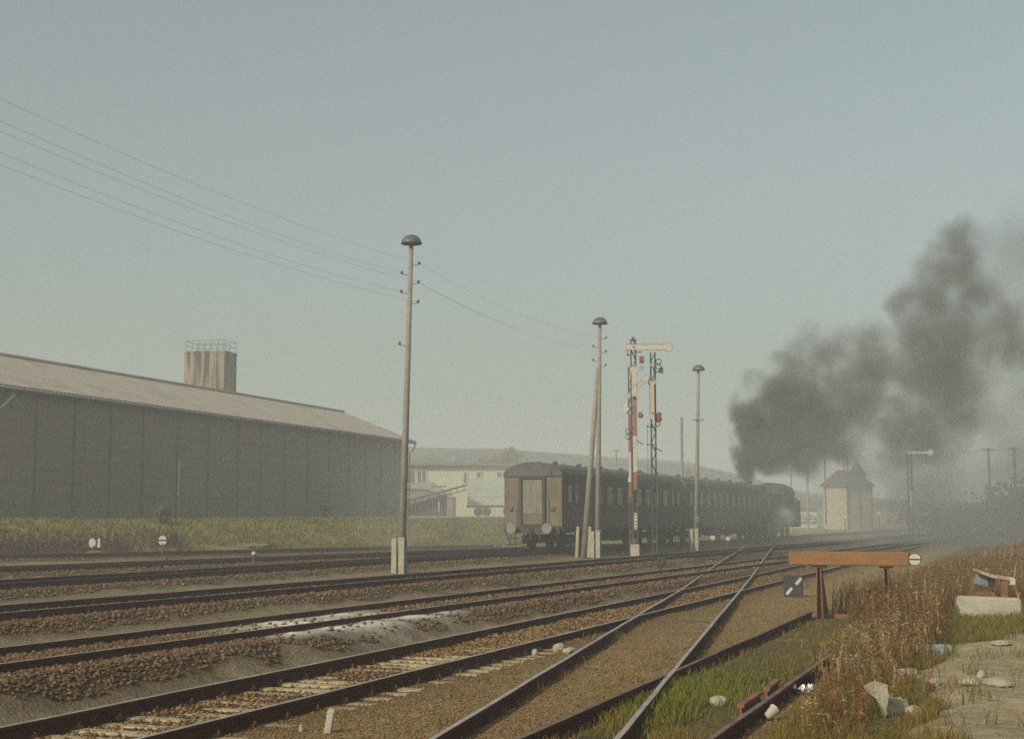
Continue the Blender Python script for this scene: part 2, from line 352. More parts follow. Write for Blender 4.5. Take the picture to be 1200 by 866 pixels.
def gcolor(x, y):
    bal, g = masks(x, y); p = pathmask(x, y); s = spillmask(x, y); e = footdist(x, y)
    c = C_CIN[None, :]*np.ones((len(x), 1))*(.75+.5*vn(x, y, 2.5, 40))[:, None]
    c = c*(1-bal[:, None])+bal[:, None]*C_BAL*(.8+.45*vn(x, y, 1.2, 41))[:, None]
    rr = sst(.4, 2, lat(TR['T6'], x, y))*(1-g)*(1-p); gg = rr*sst(.42, .62, vn(x, y, 1.6, 44))*.45
    c = c*(1-rr[:, None]*.8)+rr[:, None]*.8*np.array([.28, .20, .10])
    c = c*(1-gg[:, None])+gg[:, None]*np.array([.22, .19, .06])
    c = c*(1-g[:, None])+g[:, None]*(C_GRASS*(1-.5*vn(x, y, 1.1, 45))[:, None]+C_WEED*(.5*vn(x, y, 1.1, 45))[:, None])
    c = c*(1-p[:, None])+p[:, None]*C_PATH*(.72+.5*vn(x, y, .9, 46))[:, None]
    c = c*(1-s[:, None])+s[:, None]*C_SPILL
    f = sst(60, 130, np.hypot(x, y))[:, None]; c = c*(1-f)+f*C_FAR
    b = sst(-.8, .8, e)[:, None]; c = c*(1-b)+b*C_BANK*(.8+.5*vn(x, y, 4, 47))[:, None]
    r_ = np.hypot(x, y); h = sst(230, 330, r_)[:, None]
    hc = np.where(vn(x, y, 55, 62, 4)[:, None] > .54, np.array([.02, .028, .018]), np.where(vn(x, y, 90, 63)[:, None] > .5, np.array([.09, .09, .045]), np.array([.17, .14, .085])))
    return c*(1-h)+h*hc
def spaced(a, b, n, p=1.0): t = np.linspace(0, 1, n); return a+(b-a)*t**p
ys = np.concatenate([-np.geomspace(820, 8, 22), np.linspace(-4, 8, 9)[:-1], 8+42*np.linspace(0, 1, 330)**1.25, 50+90*np.linspace(0, 1, 130)[1:]**1.15, np.geomspace(141, 820, 90)])
xs = np.concatenate([-np.geomspace(820, 41, 60), np.linspace(-40, -9, 90)[:-1], np.linspace(-9, 14, 190)[:-1], np.linspace(14, 60, 80)[:-1], np.geomspace(60, 820, 50)])
XX, YY = np.meshgrid(xs, ys); xf = XX.ravel(); yf = YY.ravel(); zf = gz(xf, yf)
nx, ny = len(xs), len(ys)
idx = np.arange(nx*ny).reshape(ny, nx); Q = np.stack([idx[:-1, :-1], idx[:-1, 1:], idx[1:, 1:], idx[1:, :-1]], -1).reshape(-1, 4)
cx = XX[:-1, :-1].ravel()+.01; cy = YY[:-1, :-1].ravel()+.01
e_ = footdist(cx, cy); r_ = np.hypot(cx, cy)
sel_h = (r_ > 255); sel_b = (~sel_h) & (e_ > -1.0); sel_p = (~sel_h) & (~sel_b) & (pathmask(cx, cy) > .6) & (cy > 4)
sel_g = ~(sel_h | sel_b | sel_p)
colr = gcolor(xf, yf); colr = np.concatenate([colr, np.ones((len(colr), 1))], 1)
M['ground'] = mat('yard_ground', (1.18, 1.15, 1.1), (.62, .60, .58), 7, .95, .7, 22, detail=9, contrast=(.3, .7), attr='tint', c3=(1.35, 1.3, 1.2), s3=2.5, t3=(.55, .8), spec=.1)
M['groundfar'] = mat('hill_ground', (1.1, 1.1, 1.1), (.8, .8, .8), .05, .95, 0, attr='tint', spec=.05)
def ground_part(name, sel, m, label, cat):
    q = Q[sel]; u, inv = np.unique(q, return_inverse=True)
    V = np.stack([xf[u], yf[u], zf[u]], 1)
    o = np_obj(name, V, inv.reshape(-1, 4), m, smooth=True, attr=colr[u]); return tag(o, label, cat, kind='structure')
ground_part('ground', sel_g, M['ground'], 'brown and grey ballast ground of the railway yard between the tracks', 'ground')
ground_part('gravel_path', sel_p, M['ground'], 'pale dusty gravel path beside the weeds and concrete block', 'path')
ground_part('grassy_bank_terrain', sel_b, M['ground'], 'raised grassy terrain in front of the grey warehouse', 'bank')
ground_part('hills', sel_h, M['groundfar'], 'low hazy wooded hills along the horizon', 'hills')

# ------------------------------------------------------------------ tracks
def rail_prof():    # (lateral, z) from rail head down, head at z=0
    h = .034; w = .009; f = .062
    return [(-h, -.004), (-h+.008, 0), (h-.008, 0), (h, -.004), (h, -.032), (w, -.042), (w, -.125), (f, -.138), (f, -.149), (-f, -.149), (-f, -.138), (-w, -.125), (-w, -.042), (-h, -.032)]
RP = rail_prof()
def rail_mesh(T, off, t0, t1, seed, wob=.006):
    mb = MB(); d = dirv(T['deg']); n = nrm(T['deg']); L = t1-t0; k = max(2, int(L/1.2)); k = min(k, 90)
    rows = []
    rnd = random.Random(seed)
    for i in range(k+1):
        t = t0+L*i/k; w_ = rnd.uniform(-wob, wob); wz = rnd.uniform(-wob, wob)*.6 if t < 40 else 0
        p = T['c']+d*t+n*(off+w_)
        if T['deg'] in (11.4, 20.1): wz += float(ubase(p[0]*cos(AL)-p[1]*sin(AL)))
        rows.append([(p[0]+n[0]*a, p[1]+n[1]*a, T['z']+z+wz) for a, z in RP])
    m = len(RP); vs = [v for r in rows for v in r]
    for j in range(m):
        fs = [(i*m+j, i*m+(j+1) % m, (i+1)*m+(j+1) % m, (i+1)*m+j) for i in range(k)]
        mb.add(vs if j == 0 else [], [], 0)
        for f in fs: mb.f.append(list(f)); mb.m.append(1 if j == 1 else 0); mb.sm.append(False)
    mb.f.append(list(range(m))); mb.m.append(0); mb.sm.append(False)
    mb.f.append([k*m+i for i in range(m)][::-1]); mb.m.append(0); mb.sm.append(False)
    return mb
def build_track(key, label, group, top='railtop', sleepers='dark', spacing=.63, extra=None):
    T = TR[key]; root = empty('railway_track', (0, 0, 0), 0, label, 'railway track', group)
    for s_ in (-1, 1):
        rail_mesh(T, s_*G/2, T['t0'], T['t1'], hash(key) % 97+s_ if False else ord(key[1])*3+s_).build('rail', [M['rail'], M[top]], root)
    d = dirv(T['deg']); n = nrm(T['deg']); rz = -radians(T['deg'])
    clips = MB(); nclip = 0
    tt = np.arange(T['t0']+.3, min(T['t1'], 60), spacing)
    if sleepers == 'pale': st = np.arange(T['t0']+.3, 30, .43)
    for t in tt:
        p = T['c']+d*t
        if p[1] > 60: break
        for s_ in (-1, 1):
            for q in (-1, 1):
                c = p+n*(s_*G/2+q*.075)
                clips.box((c[0], c[1], T['z']-.128), (.05, .07, .035), rz)
                clips.cyl((c[0]+n[0]*q*.012, c[1]+n[1]*q*.012, T['z']-.13), (c[0]+n[0]*q*.012, c[1]+n[1]*q*.012, T['z']-.085), .013, n=5)
    clips.build('rail_fastening', M['clip'], root)['kind'] = 'stuff'
    if sleepers == 'pale':
        proto = None; rest = MB(); cnt = 0
        for t in st:
            p = T['c']+d*t; jit = random.uniform(-.02, .02)
            if 8 < p[1] < 38:
                mb = MB(); mb.box((0, 0, 0), (2.3, .19, .14))
                if proto is None: proto = mb.build('sleeper', M['sleeper'], root, bevel=.012); o = proto
                else: o = link(proto.copy(), root)
                o.location = (p[0], p[1], T['z']-.212+random.uniform(-.012, .006)); o.rotation_euler = (0, 0, rz+jit)
        return root
    mb = MB()
    for t in tt:
        p = T['c']+d*t
        mb.box((p[0], p[1], T['z']-.222+random.uniform(-.012, .008)), (2.4, .24, .14), rz+random.uniform(-.03, .03))
    mb.build('sleeper', M['darksleeper'], root)['kind'] = 'stuff'
    return root
GT = 'tracks of the railway yard'
build_track('T6', 'nearest track with pale sleepers showing, running from bottom left corner to buffer', GT, sleepers='pale')
build_track('T5', 'track with spilled white powder lying between its rails', GT)
build_track('T4', 'track passing just in front of the tallest lamp pole footing', GT)
build_track('T3', 'track that the passenger train stands on', GT, 'dullrailtop')
build_track('T2', 'rusty track between the train track and the disc lantern beside the bank', GT, 'dullrailtop')
build_track('T1', 'farthest rusty track lying along the foot of the grassy bank', GT, 'dullrailtop')
build_track('T7', 'shiny track that crosses two others diagonally from bottom centre', GT)
build_track('T8', 'overgrown rusty siding that ends at the orange buffer stop', GT, 'dullrailtop')
# broken guard pieces beside the siding's right rail
d8 = dirv(19.8)
for (x0, y0, x1, y1), lab in (((868, 826, 890, 811), 'longer loose rusty rail offcut lying beside the siding rail'), ((898, 807, 911, 796), 'short loose rusty rail offcut beside the siding rail')):
    a = at(x0, y0, .0); b = at(x1, y1, .0); mb = MB(); mb.prism([(-.028, 0), (.028, 0), (.02, .05), (.008, .06), (.008, .10), (.035, .11), (.035, .14), (-.035, .14), (-.035, .11), (-.008, .10), (-.008, .06)], 0, sqrt((a[0]-b[0])**2+(a[1]-b[1])**2))
    o = mb.build('rail_offcut', M['rust']); o.location = (a[0], a[1], -.13); o.rotation_euler = (0, 0, -atan2(b[0]-a[0], b[1]-a[1])); tag(o, lab, 'rail offcut', 'rail offcuts by the siding')

# ------------------------------------------------------------------ ballast stones (stuff)
def octs():
    base = np.array([(1, 0, 0), (-1, 0, 0), (0, 1, 0), (0, -1, 0), (0, 0, 1), (0, 0, -1)], float)
    f = np.array([(0, 2, 4), (2, 1, 4), (1, 3, 4), (3, 0, 4), (2, 0, 5), (1, 2, 5), (3, 1, 5), (0, 3, 5)])
    return base, f
def scatter_stones(name, x, y, size, tint, label, cat):
    base, f = octs(); n = len(x)
    V = base[None]*RNG.uniform(.55, 1.1, (n, 6, 3))
    a = RNG.uniform(0, 2*pi, n); b = RNG.uniform(-.8, .8, n)
    c, s = np.cos(a)[:, None], np.sin(a)[:, None]; X = V[..., 0]*c-V[..., 1]*s; Y = V[..., 0]*s+V[..., 1]*c; Z = V[..., 2]
    c, s = np.cos(b)[:, None], np.sin(b)[:, None]; Y, Z = Y*c-Z*s, Y*s+Z*c
    sz = size[:, None]; P = np.stack([X*sz+x[:, None], Y*sz+y[:, None], Z*sz*.7+(gz(x, y)+size*.25)[:, None]], -1)
    Fc = (f[None]+(np.arange(n)*6)[:, None, None]).reshape(-1, 3)
    t = np.repeat(np.concatenate([tint, np.ones((n, 1))], 1)[:, None], 6, 1).reshape(-1, 4)
    o = np_obj(name, P.reshape(-1, 3), Fc, M['ballaststone'], attr=t); return tag(o, label, cat, kind='stuff')
N = 240000
yy = 9.5*np.exp(RNG.uniform(0, 1, N)*math.log(60/9.5)); xx = RNG.uniform(-.40, .40, N)*(yy+2)
bal, g = masks(xx, yy); pm = pathmask(xx, yy); fd = footdist(xx, yy); l6 = lat(TR['T6'], xx, yy)
inrail = np.zeros(N, bool)
for T in TR.values():
    inrail |= (np.abs(np.abs(lat(T, xx, yy))-G/2) < .09) & (alo(T, xx, yy) < T['t1']) & (alo(T, xx, yy) > T['t0'])
coarse = sst(-.5, .3, -(l6-.3))
sp0 = spillmask(xx, yy)
prob = np.where(pm > .5, .012, np.where(g > .5, .06, np.where(bal > .5, .9, .035)))
right_ = (l6 > .8) & (g < .5) & (pm < .5); prob = np.where(right_, .75, prob)
on6 = (np.abs(l6) < .72) & (yy < 40); prob = np.where(on6, np.where((yy > 11.5) & (yy < 20.5), .30, 1.0), prob); prob = np.where(sp0 > .2, prob*.06, prob)
keep = (RNG.uniform(0, 1, N) < prob) & (fd < -.2) & ~inrail
xx, yy, bal, l6, pm = xx[keep], yy[keep], bal[keep], l6[keep], pm[keep]; n = len(xx)
left = l6 < -1.5
size = np.where((bal > .5) & left, RNG.uniform(.02, .055, n), RNG.uniform(.008, .021, n))*(.8+.012*yy); size = np.where((np.abs(l6) < .72), RNG.uniform(.018, .042, n), size)
tint = np.ones((n, 3))*np.array([.95, .84, .76]); tint[pm > .5] = (2.6, 2.4, 1.9); q = (~left) & (pm <= .5); tint[q] = (1.35, 1.2, .85)

scatter_stones('ballast_gravel', xx, yy, size, tint, 'loose brown ballast stones spread between and beside the rails', 'gravel')
print('stones', n)
def G0(x, y): return float(gz(np.array([x]), np.array([y]))[0])
# ------------------------------------------------------------------ grass, weeds (stuff)
def blades(name, x, y, L, W, tint, lean, mat_, label, cat, z0=None):
    n = len(x); a = RNG.uniform(0, 2*pi, n); ld = RNG.uniform(0, 2*pi, n); ln = lean*L*RNG.uniform(.2, 1, n)
    z = gz(x, y) if z0 is None else z0
    dx, dy = np.cos(a)*W/2, np.sin(a)*W/2
    P = np.zeros((n, 5, 3))
    P[:, 0] = np.stack([x-dx, y-dy, z-.02], -1); P[:, 1] = np.stack([x+dx, y+dy, z-.02], -1)
    mx, my = x+np.cos(ld)*ln*.35, y+np.sin(ld)*ln*.35
    P[:, 2] = np.stack([mx+dx*.8, my+dy*.8, z+L*.55], -1); P[:, 3] = np.stack([mx-dx*.8, my-dy*.8, z+L*.55], -1)
    P[:, 4] = np.stack([x+np.cos(ld)*ln, y+np.sin(ld)*ln, z+L*.95], -1)
    V = P.reshape(-1, 3); b = (np.arange(n)*5)[:, None]
    F3 = np.concatenate([b+np.array([0, 1, 2]), b+np.array([0, 2, 3]), b+np.array([3, 2, 4])])
    t = np.repeat(np.concatenate([tint, np.ones((n, 1))], 1)[:, None], 5, 1).reshape(-1, 4)
    return tag(np_obj(name, V, F3, mat_, attr=t), label, cat, kind='stuff')
def mixc(k, a, b): return (1-k)[:, None]*np.array(a)+k[:, None]*np.array(b)
# near grass
N = 330000
yy = 9.5*np.exp(RNG.uniform(0, 1, N)*math.log(48/9.5)); xx = RNG.uniform(-.05, .44, N)*(yy+1)
bal, g = masks(xx, yy); l8 = lat(TR['T8'], xx, yy); a8 = alo(TR['T8'], xx, yy); pm = pathmask(xx, yy)
tuft = vn(xx, yy, .35, 71); big = vn(xx, yy, 1.3, 72)
inr = (np.abs(l8) < .66) & (a8 < 8)
lush = np.exp(-(((l8+.15)/.5)**2+((a8+5.2)/2.2)**2))            # bright clump between the siding rails, near
p = g*sst(.38, .6, tuft)*.6; p = np.where(inr, sst(.42, .6, tuft)*sst(.4, .65, big+lush*.5)*.36+lush*.42*sst(.36, .58, vn(xx, yy, .45, 76)), p)
p = np.where((l8 > .8), g*sst(.25, .5, tuft)*.9, p)
p = np.where((pm > .4), sst(.66, .78, vn(xx, yy, .5, 74))*.25*(xx < np.interp(yy, BX_Y, BX_X)+2.5), p)
p = np.maximum(p, .10*sst(.62, .75, tuft)*(lat(TR['T6'], xx, yy) > .2)*(yy < 40))
onrail = (np.abs(np.abs(l8)-G/2) < .06) & (a8 < 7.6)
keep = (RNG.uniform(0, 1, N) < p*clear(xx, yy)) & ~onrail
xx, yy, l8, big, lush, tuft, inr = [q[keep] for q in (xx, yy, l8, big, lush, tuft, inr)]; n = len(xx)
L = RNG.uniform(.04, .13, n)*(.6+.9*tuft)+lush*.09+np.where(l8 > 1.0, .10, 0)*RNG.uniform(0, 1, n)*big*1.6
W = RNG.uniform(.006, .012, n)*(.7+yy*.035)
br = np.clip(RNG.uniform(0, 1, n)*.9+(big-.5)*1.4-lush*.35+np.where(l8 > .8, .12, 0), 0, 1)
tint = mixc(br, (.15, .155, .032), (.25, .16, .05)); tint = tint*(1-lush[:, None]*.0)+lush[:, None]*np.array([.02, .035, 0])
blades('grass', xx, yy, L, W, tint, .8, M['blade'], 'patchy green and yellow grass along the siding and path edge', 'grass')
print('grass', n)
# bank grass
N = 190000
yy = RNG.uniform(50, 125, N); xx = RNG.uniform(-.42, .05, N)*yy; e = footdist(xx, yy)
keep = (e > -1.2) & (e < 13) & (RNG.uniform(0, 1, N) < sst(.2, .55, vn(xx, yy, .8, 81))+.25); xx, yy, e = xx[keep], yy[keep], e[keep]; n = len(xx)
big = vn(xx, yy, 3.5, 82); L = RNG.uniform(.10, .26, n)*(.4+1.2*big)*np.where(e < 7, 1, .6)
low_ = 1-sst(1.0, 4.5, e+2*(big-.5))
br = np.clip(low_*.55*np.where(xx < -8, 1.35, .8)+RNG.uniform(0, 1, n)*.4+(vn(xx, yy, 2, 84)-.5)*1.9, 0, 1)
tint = mixc(br, (.21, .205, .052), (.21, .12, .055))
blades('bank_grass', xx, yy, L, RNG.uniform(.03, .08, n), tint, 1.5, M['blade'], 'rough green grass and brown weeds covering the bank below the warehouse', 'grass')
print('bank', n)
# tall dry weeds by the buffer stop
def weeds(name, x, y, h, tint, label, cat, nleaf=9, ls=.03):
    n = len(x); z = gz(x, y); ld = RNG.uniform(0, 2*pi, n); ln = h*RNG.uniform(.02, .28, n)
    tx, ty, tz = x+np.cos(ld)*ln, y+np.sin(ld)*ln, z+h
    a = RNG.uniform(0, 2*pi, n); W = .004+.0006*y
    P = np.zeros((n, 3, 3)); P[:, 0] = np.stack([x-np.cos(a)*W, y-np.sin(a)*W, z], -1); P[:, 1] = np.stack([x+np.cos(a)*W, y+np.sin(a)*W, z], -1); P[:, 2] = np.stack([tx, ty, tz], -1)
    V = [P.reshape(-1, 3)]; T_ = [np.repeat(tint*.8, 3, 0)]
    k = np.repeat(np.arange(n), nleaf); m = len(k); f = RNG.uniform(.3, 1, m)**.7
    px = x[k]+(tx-x)[k]*f; py = y[k]+(ty-y)[k]*f; pz = z[k]+h[k]*f
    s = ls*RNG.uniform(.5, 1.3, m)*(.7+.012*y[k])
    d1 = RNG.normal(size=(m, 3)); d1 /= np.linalg.norm(d1, axis=1)[:, None]; d2 = RNG.normal(size=(m, 3)); d2 /= np.linalg.norm(d2, axis=1)[:, None]
    c = np.stack([px, py, pz], -1)+RNG.normal(size=(m, 3))*.02
    Q_ = np.stack([c-d1*s[:, None], c+d2*s[:, None]*.35, c+d1*s[:, None]], 1)
    V.append(Q_.reshape(-1, 3)); T_.append(np.repeat(tint[k]*RNG.uniform(.75, 1.25, (m, 1)), 3, 0))
    V = np.concatenate(V); T_ = np.concatenate(T_); T_ = np.concatenate([T_, np.ones((len(T_), 1))], 1)
    return tag(np_obj(name, V, np.arange(len(V)).reshape(-1, 3), M['weed'], attr=T_), label, cat, kind='stuff')
N = 64000
yy = RNG.uniform(12, 85, N); xx = RNG.uniform(.16, .46, N)*yy
l8 = lat(TR['T8'], xx, yy); a8 = alo(TR['T8'], xx, yy); pm = pathmask(xx, yy)
ang = np.interp(yy, [12, 15, 18, 21, 24, 28, 34, 45, 85], [3.0, 3.9, 4.9, 6.2, 8.2, 12.5, 18, 28, 50])     # right limit
inner = np.interp(yy, [12, 17, 22, 25, 29, 35, 85], [2.2, 3.4, 5.0, 6.0, 6.3, 8.8, 30])
p = sst(0, .5, xx-inner)*(1-sst(-.3, .5, xx-ang))*sst(.28, .55, vn(xx, yy, .8, 91)+.1)
p = np.where(yy < 17, p*.35, p)*np.where(yy > 30, .8, 1)
# keep the space in front of the block and the lever frame clear
bx_, by_ = at(1153, 725, -.1); pxx = 600+F*xx/yy; p = np.where((pxx > 1098) & (yy < by_+1.9), 0, p); p = np.where((pxx > 1120) & (yy < by_+3.2) , p*.35, p)
p = np.where((pm > .35), 0, p)
keep = RNG.uniform(0, 1, N) < p*clear(xx, yy+.15)*clear(xx, yy+.4)*clear(xx, yy+.7); xx, yy = xx[keep], yy[keep]; n = len(xx)
cl = vn(xx, yy, 1.6, 92); red = sst(.35, .62, vn(xx, yy, 1.1, 93)+.35*np.exp(-(((xx-7.4)/1.3)**2+((yy-26.5)/4)**2))); h = (.22+.75*cl)*RNG.uniform(.55, 1.1, n)*np.where(yy < 18, .65, .95)
tint = mixc(red, (.31, .19, .085), (.25, .122, .050)); tint = tint*(1-.35*RNG.uniform(0, 1, (n, 1)))
gr = RNG.uniform(0, 1, n) < .14; tint[gr] = (.12, .13, .045); pl_ = RNG.uniform(0, 1, n) < .06+.10*(yy < 23); tint[pl_] = (.46, .35, .18); h[pl_] *= 1.12
weeds('weeds', xx, yy, h, tint, 'tall reddish brown dry weeds around the orange buffer stop', 'weeds', 16, .034)
print('weeds', n)
# low weeds along bank foot at left
N = 3000; yy = RNG.uniform(55, 76, N); xx = RNG.uniform(-.4, -.23, N)*yy; e = footdist(xx, yy); keep = (e > -.6) & (e < 3.2) & (RNG.uniform(0, 1, N) < sst(.35, .6, vn(xx, yy, 2.5, 95))); xx, yy = xx[keep], yy[keep]; n = len(xx)
weeds('bank_weeds', xx, yy, RNG.uniform(.3, .9, n), mixc(RNG.uniform(0, 1, n), (.16, .075, .045), (.10, .05, .035)), 'dark reddish dead weeds at the foot of the bank', 'weeds', 14, .09)

def leaf_crown(name, centers, radii, n, ls, m, parent, flat=1.0):
    c = np.array(centers); r = np.array(radii); pr = r**2.2/np.sum(r**2.2); k = RNG.choice(len(c), n, p=pr)
    d = RNG.normal(size=(n, 3)); d /= np.linalg.norm(d, axis=1)[:, None]
    P = c[k]+d*(r[k]*RNG.uniform(.35, 1.08, n)**.6)[:, None]*np.array([1, 1, flat])
    a = RNG.normal(size=(n, 3)); a /= np.linalg.norm(a, axis=1)[:, None]; b = np.cross(a, RNG.normal(size=(n, 3))); b /= np.linalg.norm(b, axis=1)[:, None]
    s = (ls*RNG.uniform(.5, 1.3, n))[:, None]
    Q_ = np.stack([P-a*s, P+b*s*.6, P+a*s, P-b*s*.6], 1).reshape(-1, 3)
    return np_obj(name, Q_, np.arange(4*n).reshape(-1, 4), m, parent)
def bush(px, py, Y, rpx, label, m='leafy', group=None, n=700, name='bush', ls=.09):
    x, y, z = atd(px, py, Y); z = max(G0(x, y), 0) if False else G0(x, y); R_ = rpx/F*Y
    root = empty(name, (x, y, z), 0, label, 'bush', group)
    st = MB(); cs = []; rs = []
    for i in range(9):
        a = random.uniform(0, 2*pi); q = random.uniform(.1, .6)*R_; h = random.uniform(.6, 1.5)*R_
        st.tube([(0, 0, -.05), (cos(a)*q*.4, sin(a)*q*.4, h*.5), (cos(a)*q, sin(a)*q, h)], [.03, .02, .008], 5)
        cs.append((cos(a)*q, sin(a)*q, h)); rs.append(R_*random.uniform(.3, .5))
    st.build('stem', M['bark'], root); leaf_crown('foliage', cs, rs, n, ls, M[m], root)
    return root
bush(188, 590, 76, 13, 'small olive bush by the white downpipe at the foot of the warehouse wall', group='bushes at the warehouse wall')
bush(382, 592, 95, 11, 'taller of the two brown bushes against the warehouse wall beyond the white pipe', group='bushes at the warehouse wall')
bush(457, 596, 108, 9, 'low brown bush against the warehouse wall just behind the nearest lamp pole', group='bushes at the warehouse wall')
bush(775, 655, 53, 8, 'small reddish weedy bush at the foot of the dark lattice signal mast', n=500, ls=.05)

# trees
def tree(px, py_top, Y, wpx, label, m, n, ls=.25, zb=None, group=None, seed=0):
    rnd = random.Random(seed); x, _, zt = atd(px, py_top, Y); zb = G0(x, Y) if zb is None else zb; Hh = zt-zb; R_ = wpx/2/F*Y
    root = empty('tree', (x, Y, zb), 0, label, 'tree', group)
    tr = MB(); tr.tube([(0, 0, -.2), (.05*R_, 0, Hh*.35), (0, .05*R_, Hh*.7)], [Hh*.035, Hh*.025, Hh*.01], 8)
    cs, rs = [], []
    for i in range(14):
        a = rnd.uniform(0, 2*pi); q = rnd.uniform(.2, .85)*R_; h = Hh*rnd.uniform(.42, .86); q *= 1-.5*(h/Hh-.42)
        tr.tube([(0, 0, h*.55), (cos(a)*q*.5, sin(a)*q*.5, h*.8), (cos(a)*q, sin(a)*q, h)], [Hh*.014, Hh*.009, Hh*.003], 5)
        cs.append((cos(a)*q, sin(a)*q, h)); rs.append(R_*rnd.uniform(.22, .42))
    tr.build('trunk', M['bark'], root); leaf_crown('crown', cs, rs, n, ls, M[m], root)
tree(600, 522, 190, 84, 'rounded yellowing tree behind the end of the passenger coach', 'leafyellow', 6500, .17, seed=3)

# dark wooded bank far right
N = 52000; th = RNG.uniform(0, 1, N); cx_ = 47+th*60+RNG.normal(size=N)*2.0; cy_ = 148-th*10+RNG.normal(size=N)*7
topz = 6.3+1.3*(vn(cx_, cy_, 9, 101)-.5)*2-4.5*(1-sst(0, .22, th))
zz = RNG.uniform(0, 1, N)**.7*topz+.1*0
P = np.stack([cx_, cy_, zz], -1); a = RNG.normal(size=(N, 3)); a /= np.linalg.norm(a, axis=1)[:, None]; b = np.cross(a, RNG.normal(size=(N, 3))); b /= np.linalg.norm(b, axis=1)[:, None]
s = RNG.uniform(.18, .42, N)[:, None]; V = np.stack([P-a*s, P+b*s*.6, P+a*s, P-b*s*.6], 1).reshape(-1, 3)
tag(np_obj('far_wood', V, np.arange(4*N).reshape(-1, 4), M['leafdark']), 'dark far off wood half hidden in the smoke at the right', 'wood', kind='stuff')

# ------------------------------------------------------------------ warehouse
A = np.array(atd(8, 452, 73.0)); Bp = np.array(atd(478, 515, 125.0))
dW = (Bp-A)[:2]; LW = float(np.hypot(*dW)); dW /= LW; rzW = atan2(dW[1], dW[0])      # local x along the wall, local -y towards the tracks
wh = empty('warehouse', (A[0], A[1], 2.05), rzW, 'long grey brown warehouse with pale shallow roof on top of the grassy bank', 'warehouse')
hE = A[2]-2.05; hE2 = Bp[2]-2.05; X0 = -1.7; X1 = LW; DEP = 13.0; RZ = 2.5
print('warehouse', LW, hE, hE2)
hE = (hE+hE2)/2
wb = MB(); wb.box(((X0+X1)/2, .12, hE/2-.4), (X1-X0-.1, .24, hE+.8))
for z in np.arange(.45, hE-.2, .62): wb.box(((X0+X1)/2, -.012, z), (X1-X0-.12, .03, .035), mi=0)
wb.build('front_wall', M['wall'], wh)
bt = MB()
for i, pxj in enumerate([40, 85, 128, 166, 207, 243, 278, 305, 333, 360, 385, 408, 428, 446, 462]):
    d = ray(pxj, 560); # intersect vertical plane of the wall
    nW = np.array([dW[1], -dW[0]]); k = (A[0]*nW[0]+A[1]*nW[1])/(d[0]*nW[0]+d[1]*nW[1]); s = (d[0]*k-A[0])*dW[0]+(d[1]*k-A[1])*dW[1]
    bt.box((s, -.03, hE/2-.2), (.13 if i in (9, 2) else .06, .07, hE+.2))
for s in (-1.6,): bt.box((s, -.035, hE/2-.2), (.12, .08, hE+.2))
bt.build('wall_joint', M['batten'], wh)['kind'] = 'stuff'
MB().box(((X0+X1)/2, DEP, hE/2-.4), (X1-X0-.1, .24, hE+.8)).build('rear_wall', M['wall'], wh)
for s in (X0+.06, X1-.10):
    MB().prism([(.02, -.8), (DEP-.02, -.8), (DEP-.02, hE), (DEP/2, hE+RZ-.12), (.02, hE)], s-.05, s+.05, ax='x').build('gable_wall', M['wall'], wh)
rf = MB(); OV = .55
zr = lambda y: hE+.12+RZ*(1-abs(y-DEP/2)/(DEP/2))
for (ya, yb) in ((-OV, DEP/2), (DEP/2, DEP+OV)):
    nseg = 150; vs = []; 
    for i in range(nseg*2+1):
        x = X0-.5+(X1-X0+1.1)*i/(nseg*2); dz = .028*(1 if i % 2 else -1)
        vs += [(x, ya, zr(ya)+dz), (x, yb, zr(yb)+dz)]
    rf.add(vs, [(2*i, 2*i+1, 2*i+3, 2*i+2) for i in range(nseg*2)], 0)
    vs2 = [(v[0], v[1], v[2]-.09) for v in vs]; rf.add(vs2, [(2*i+2, 2*i+3, 2*i+1, 2*i) for i in range(nseg*2)], 0)
    e = -OV if ya < 0 else DEP+OV
rf.tube([(X0-.5, DEP/2, zr(DEP/2)+.05), (X1+.6, DEP/2, zr(DEP/2)+.05)], .13, 8)
rf.build('roof', M['roof'], wh)
fb = MB(); fb.box(((X0+X1)/2, -OV+.06, zr(-OV)-.17), (X1-X0+.9, .05, .18)); fb.box(((X0+X1)/2, -.26, hE-.07), (X1-X0+.8, .50, .04))
fb.build('eave_board', M['fascia'], wh)
MB().tube([(X0, -OV-.05, zr(-OV)-.11), (X1+.45, -OV-.05, zr(-OV)-.13)], .075, 8).build('gutter', M['galv'], wh)
MB().tube([(X1+.4, -OV-.05, zr(-OV)-.18), (X1+.38, -.35, zr(-OV)-.75), (X1+.1, -.12, zr(-OV)-1.15), (X1+.1, -.12, -.5)], .06, 8).build('downpipe', M['galv'], wh)
MB().tube([(-.12, -OV-.02, zr(-OV)-.14), (-.1, -.5, zr(-OV)-.45), (-.35, -.14, zr(-OV)-.95), (-.9, -.12, zr(-OV)-1.25), (-1.1, -.12, zr(-OV)-2.4)], .085, 8).build('downpipe', M['white'], wh)
dd = ray(207, 560); nW = np.array([dW[1], -dW[0]]); k = (A[0]*nW[0]+A[1]*nW[1])/(dd[0]*nW[0]+dd[1]*nW[1]); s207 = (dd[0]*k-A[0])*dW[0]+(dd[1]*k-A[1])*dW[1]
MB().tube([(s207, -.13, -.2), (s207, -.13, 3.4)], .055, 8).build('downpipe', M['white'], wh)

